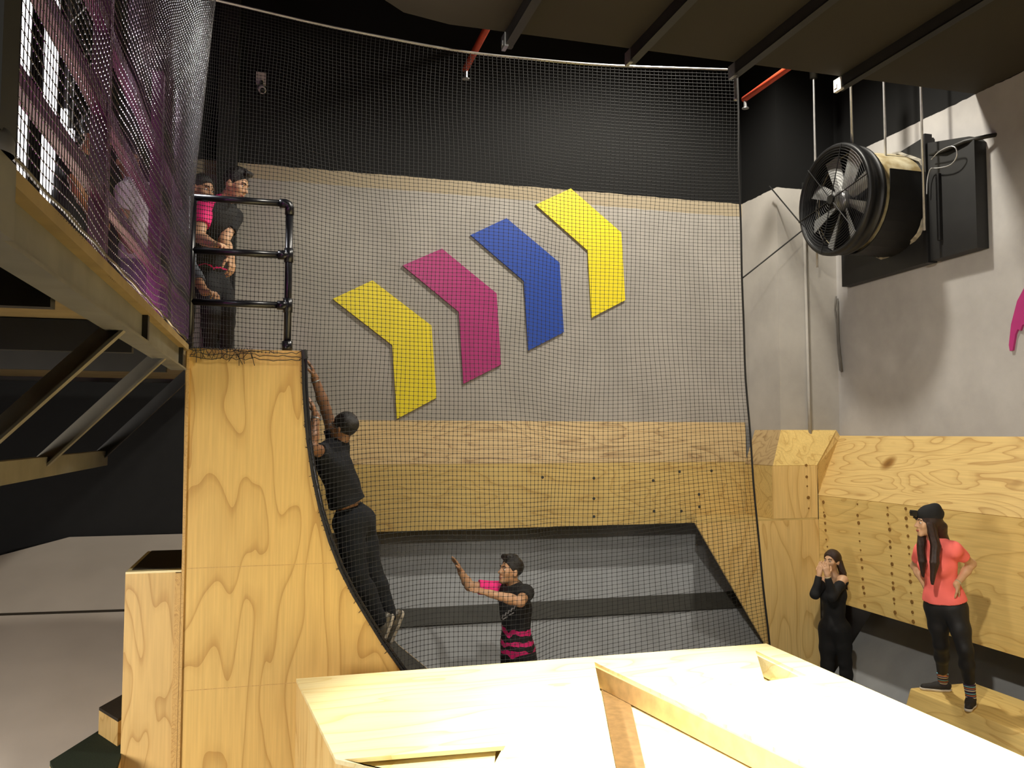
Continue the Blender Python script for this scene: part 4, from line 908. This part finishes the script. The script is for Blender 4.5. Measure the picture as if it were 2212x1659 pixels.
# spotter in the middle
J = dict(hd=P(1103,1234,7.40), hf=(-.95,-.20,.22), hu=(-.2,0,1), nk=P(1113,1268,7.42), che=P(1113,1312,7.42), pel=P(1118,1412,7.42), sl=P(1136,1280,7.28), sr=P(1085,1274,7.54), hl=P(1132,1424,7.35), hr=P(1105,1424,7.49), tl=(-.9,-.3,0), tr=(-.9,-.1,0))
for e in 'lr': J['k'+e] = J['h'+e]+np.array((0,0,-.44)); J['a'+e] = np.array((J['k'+e][0]+.02, J['k'+e][1], .09))
J['er'] = reach(J['sr'],1014,1266,.30,True); J['wr'] = reach(J['er'],997,1238,.25,False); J['el'] = reach(J['sl'],1124,1300,.30,True); J['wl'] = reach(J['el'],1058,1282,.26,True)
J['hdr'] = ((-.45,.1,.9), (-.8,-.2,-.4), .12); J['hdl'] = ((-.95,.2,.28), (-.2,.3,-.9), .15)
r_, part, c, (S_, F, U), X_ = person('man in black and pink jersey reaching up towards the climber', J, np.array((J['pel'][0], J['pel'][1], 0)), SK['tan'], striped('jersey_spotter', (20,19,20), (214,28,110), .085, .14, 1.30), CL['black'], 'quiff', shoes=(CL['black'], CL['sole']), s=1.0, sleeve_len=(.62,.72), sleeve_mats=(CL['black'], CL['pink']))
part('collar', [cone(J['nk']+X_['upC']*.0, J['nk']+X_['upC']*.02, .070, .066, .01, flat=True)], CL['pink'])
lg = MB()
for k in range(5):
    a = P(1084+6.5*k,1336-5*k,7.22-.0*k); lg.tube([a, a+np.array((0,0,.03))+CR*.012], .006, 6)
for k in range(2):
    a = P(1086+14*k,1338-9*k,7.22); lg.tube([a, a+CR*.04+np.array((0,0,.022))], .005, 6)
lo_ = lg.build('chest_logo', plain('pale_print', (150,148,150), .7), r_)

# climber
J = dict(hd=P(742,926,6.52), hf=(-.76,.60,.22), hu=(-.05,0,1), nk=P(731,962,6.53), che=P(726,1012,6.50), pel=P(760,1118,6.55), sl=P(703,980,6.40), sr=P(728,966,6.68), hl=P(752,1132,6.47), hr=P(778,1126,6.64),
         kl=P(772,1242,6.40), al=P(822,1340,6.42), kr=P(803,1232,6.60), ar=P(844,1332,6.62), tl=(-.35,-.1,-.9), tr=(-.35,.1,-.9), fu=(-.93,0,.36))
J['el'] = reach(J['sl'],673,968,.26,True); J['wl'] = reach(J['el'],682,900,.25,False); J['er'] = reach(J['sr'],700,872,.30,False); J['wr'] = reach(J['er'],677,808,.26,False)
J['hdl'] = ((-.25,.1,.95), (-.9,.2,-.2), .25); J['hdr'] = ((-.25,.15,.95), (-.9,.1,-.2), .25)
r_, part, c, (S_, F, U), X_ = person('climber in navy t-shirt and dark jeans stretching up the curved running face', J, np.array((J['al'][0], J['al'][1], 1.25)), SK['brown'], CL['navy'], CL['denim'], 'crop', shoes=(CL['shine'], CL['sole']), s=1.0, sleeve_len=(.5,.5), hem=-.125, loose=.012, pl=.022)
bracelet(J['wl'], J['el'], .029, MT['galv'], 'watch', r_); bracelet(J['wr'], J['er'], .029, MT['galv'], 'bracelet', r_)
gl = MB().tube([c(-.074,-.01,.01), c(-.070,.08,.012), c(-.03,.10,.010)], .003, 6).tube([c(.074,-.01,.01), c(.070,.08,.012), c(.03,.10,.010)], .003, 6).tube([c(-.05,.098,-.008), c(-.05,.1,.018), c(-.012,.108,.018), c(.012,.108,.018), c(.05,.1,.018), c(.05,.098,-.008)], .003, 6)
gl.build('glasses', MT['galv'], r_)

# man with the pink sleeve on top of the warped wall
J = dict(hd=P(509,400,6.72), hf=(.82,-.42,-.34), hu=(.3,-.1,.95), nk=P(482,436,6.75), che=P(468,484,6.77), pel=P(452,578,6.92), sr=P(442,452,6.62), sl=P(506,468,6.88), hr=P(442,592,6.86), hl=P(466,592,6.98),
         kr=P(456,672,6.72), kl=P(490,668,6.80), ar=P(452,760,6.88), al=P(488,760,6.94), tr=(.7,-.7,0), tl=(.8,-.6,0))
J['er'] = reach(J['sr'],429,512,.29,True); J['wr'] = reach(J['er'],464,530,.26,True); J['el'] = reach(J['sl'],484,520,.29,True); J['wl'] = reach(J['el'],498,555,.25,True)
J['hdr'] = ((.7,-.6,-.1), (.1,-.2,-1), .75); J['hdl'] = ((.15,-.2,-.95), (-.8,.5,0), .45)
r_, part, c, (S_, F, U), X_ = person('man in pink-sleeved jersey leaning over the black pipe guard rail', J, np.array((J['pel'][0], J['pel'][1], ZT)), SK['fair'], striped('jersey_rail', (20,19,20), (220,26,112), .085, .14, .82), CL['black'], 'quiff', shoes=(CL['black'], CL['black']), s=1.0, sleeve_len=(.60,.58), sleeve_mats=(CL['black'], CL['pink']))
part('shoulder_yoke', [cone(J['nk']+X_['upC']*.01, J['sr'], .062, .068, .03), cone(J['sr'], J['sr']*.6+J['che']*.4, .068, .06, .03)], CL['pink'])
bracelet(J['wr'], J['er'], .027, MT['black_pl'], 'wrist_band', r_, .03)

def sideman(label, J, rz, sk, top, bot, arms, **kw):
    for k, v in arms.items(): J[k] = v
    return person(label, J, np.array((J['pel'][0], J['pel'][1], rz)), sk, top, bot, 'crop', shoes=(CL['black'], CL['black']), **kw)
J = dict(hd=P(436,410,7.05), hf=(.75,-.6,-.25), hu=(.1,0,1), nk=P(419,446,6.98), che=P(401,508,6.88), pel=P(384,625,6.95), sr=P(398,490,6.58), sl=P(425,480,7.15), hr=P(378,640,6.85), hl=P(394,640,7.0), kr=P(384,705,6.8), kl=P(398,705,6.95), tr=(.7,-.7,0), tl=(.7,-.7,0))
for e in 'lr': J['a'+e] = np.array((J['k'+e][0], J['k'+e][1], 3.6))
J['er'] = reach(J['sr'],408,576,.37,True); J['wr'] = reach(J['er'],442,630,.33,True); J['el'] = reach(J['sl'],420,570,.32,True); J['wl'] = reach(J['el'],425,620,.25,True)
J['hdr'] = ((.75,-.6,-.15), (.1,-.2,-1), .75)
person('person in grey sleeves half hidden behind the man with the pink sleeve', J, np.array((J['pel'][0], J['pel'][1], 3.5)), SK['tan'], CL['grey'], CL['black'], 'crop', shoes=(CL['black'], CL['black']), sleeve_len=(1.8,1.62))
J = dict(hd=P(206,292,6.4), hf=(.85,.5,-.1), hu=(.1,0,1), nk=P(182,336,6.42), che=P(158,386,6.42), pel=P(136,500,6.5), sr=P(150,352,6.25), sl=P(185,362,6.6), hr=P(128,515,6.42), hl=P(148,515,6.58), kr=P(130,620,6.4), kl=P(150,620,6.55), tr=(1,.2,0), tl=(1,.2,0))
for e in 'lr': J['a'+e] = np.array((J['k'+e][0], J['k'+e][1], 3.59))
J['er'] = reach(J['sr'],168,412,.29,True); J['wr'] = reach(J['er'],196,462,.25,False); J['el'] = reach(J['sl'],205,440,.29,True); J['wl'] = reach(J['el'],230,490,.25,True)
J['hdr'] = ((.25,.05,-.95), (-.3,.9,0), .3)
person('person in black t-shirt standing behind the platform net near the dark post', J, np.array((J['pel'][0], J['pel'][1], 3.5)), SK['tan'], CL['black'], CL['denim'], 'crop', shoes=(CL['black'], CL['black']))
J = dict(hd=P(276,352,6.75), hf=(.6,-.75,-.1), hu=(0,0,1), nk=P(286,392,6.77), che=P(298,440,6.78), pel=P(300,555,6.85), sr=P(270,412,6.6), sl=P(326,415,6.9), hr=P(290,570,6.8), hl=P(312,570,6.92), kr=P(290,660,6.78), kl=P(312,660,6.9), tr=(.7,-.7,0), tl=(.7,-.7,0))
for e in 'lr': J['a'+e] = np.array((J['k'+e][0], J['k'+e][1], 3.59))
J['er'] = reach(J['sr'],262,490,.29,True); J['wr'] = reach(J['er'],282,540,.25,True); J['el'] = reach(J['sl'],336,490,.29,True); J['wl'] = reach(J['el'],335,550,.25,True)
person('person in white t-shirt behind the magenta lit rail of the platform', J, np.array((J['pel'][0], J['pel'][1], 3.5)), SK['tan'], CL['white'], CL['grey'], 'crop', shoes=(CL['black'], CL['black']))

for o in list(bpy.data.objects):
    if '_o' in o: del o['_o']
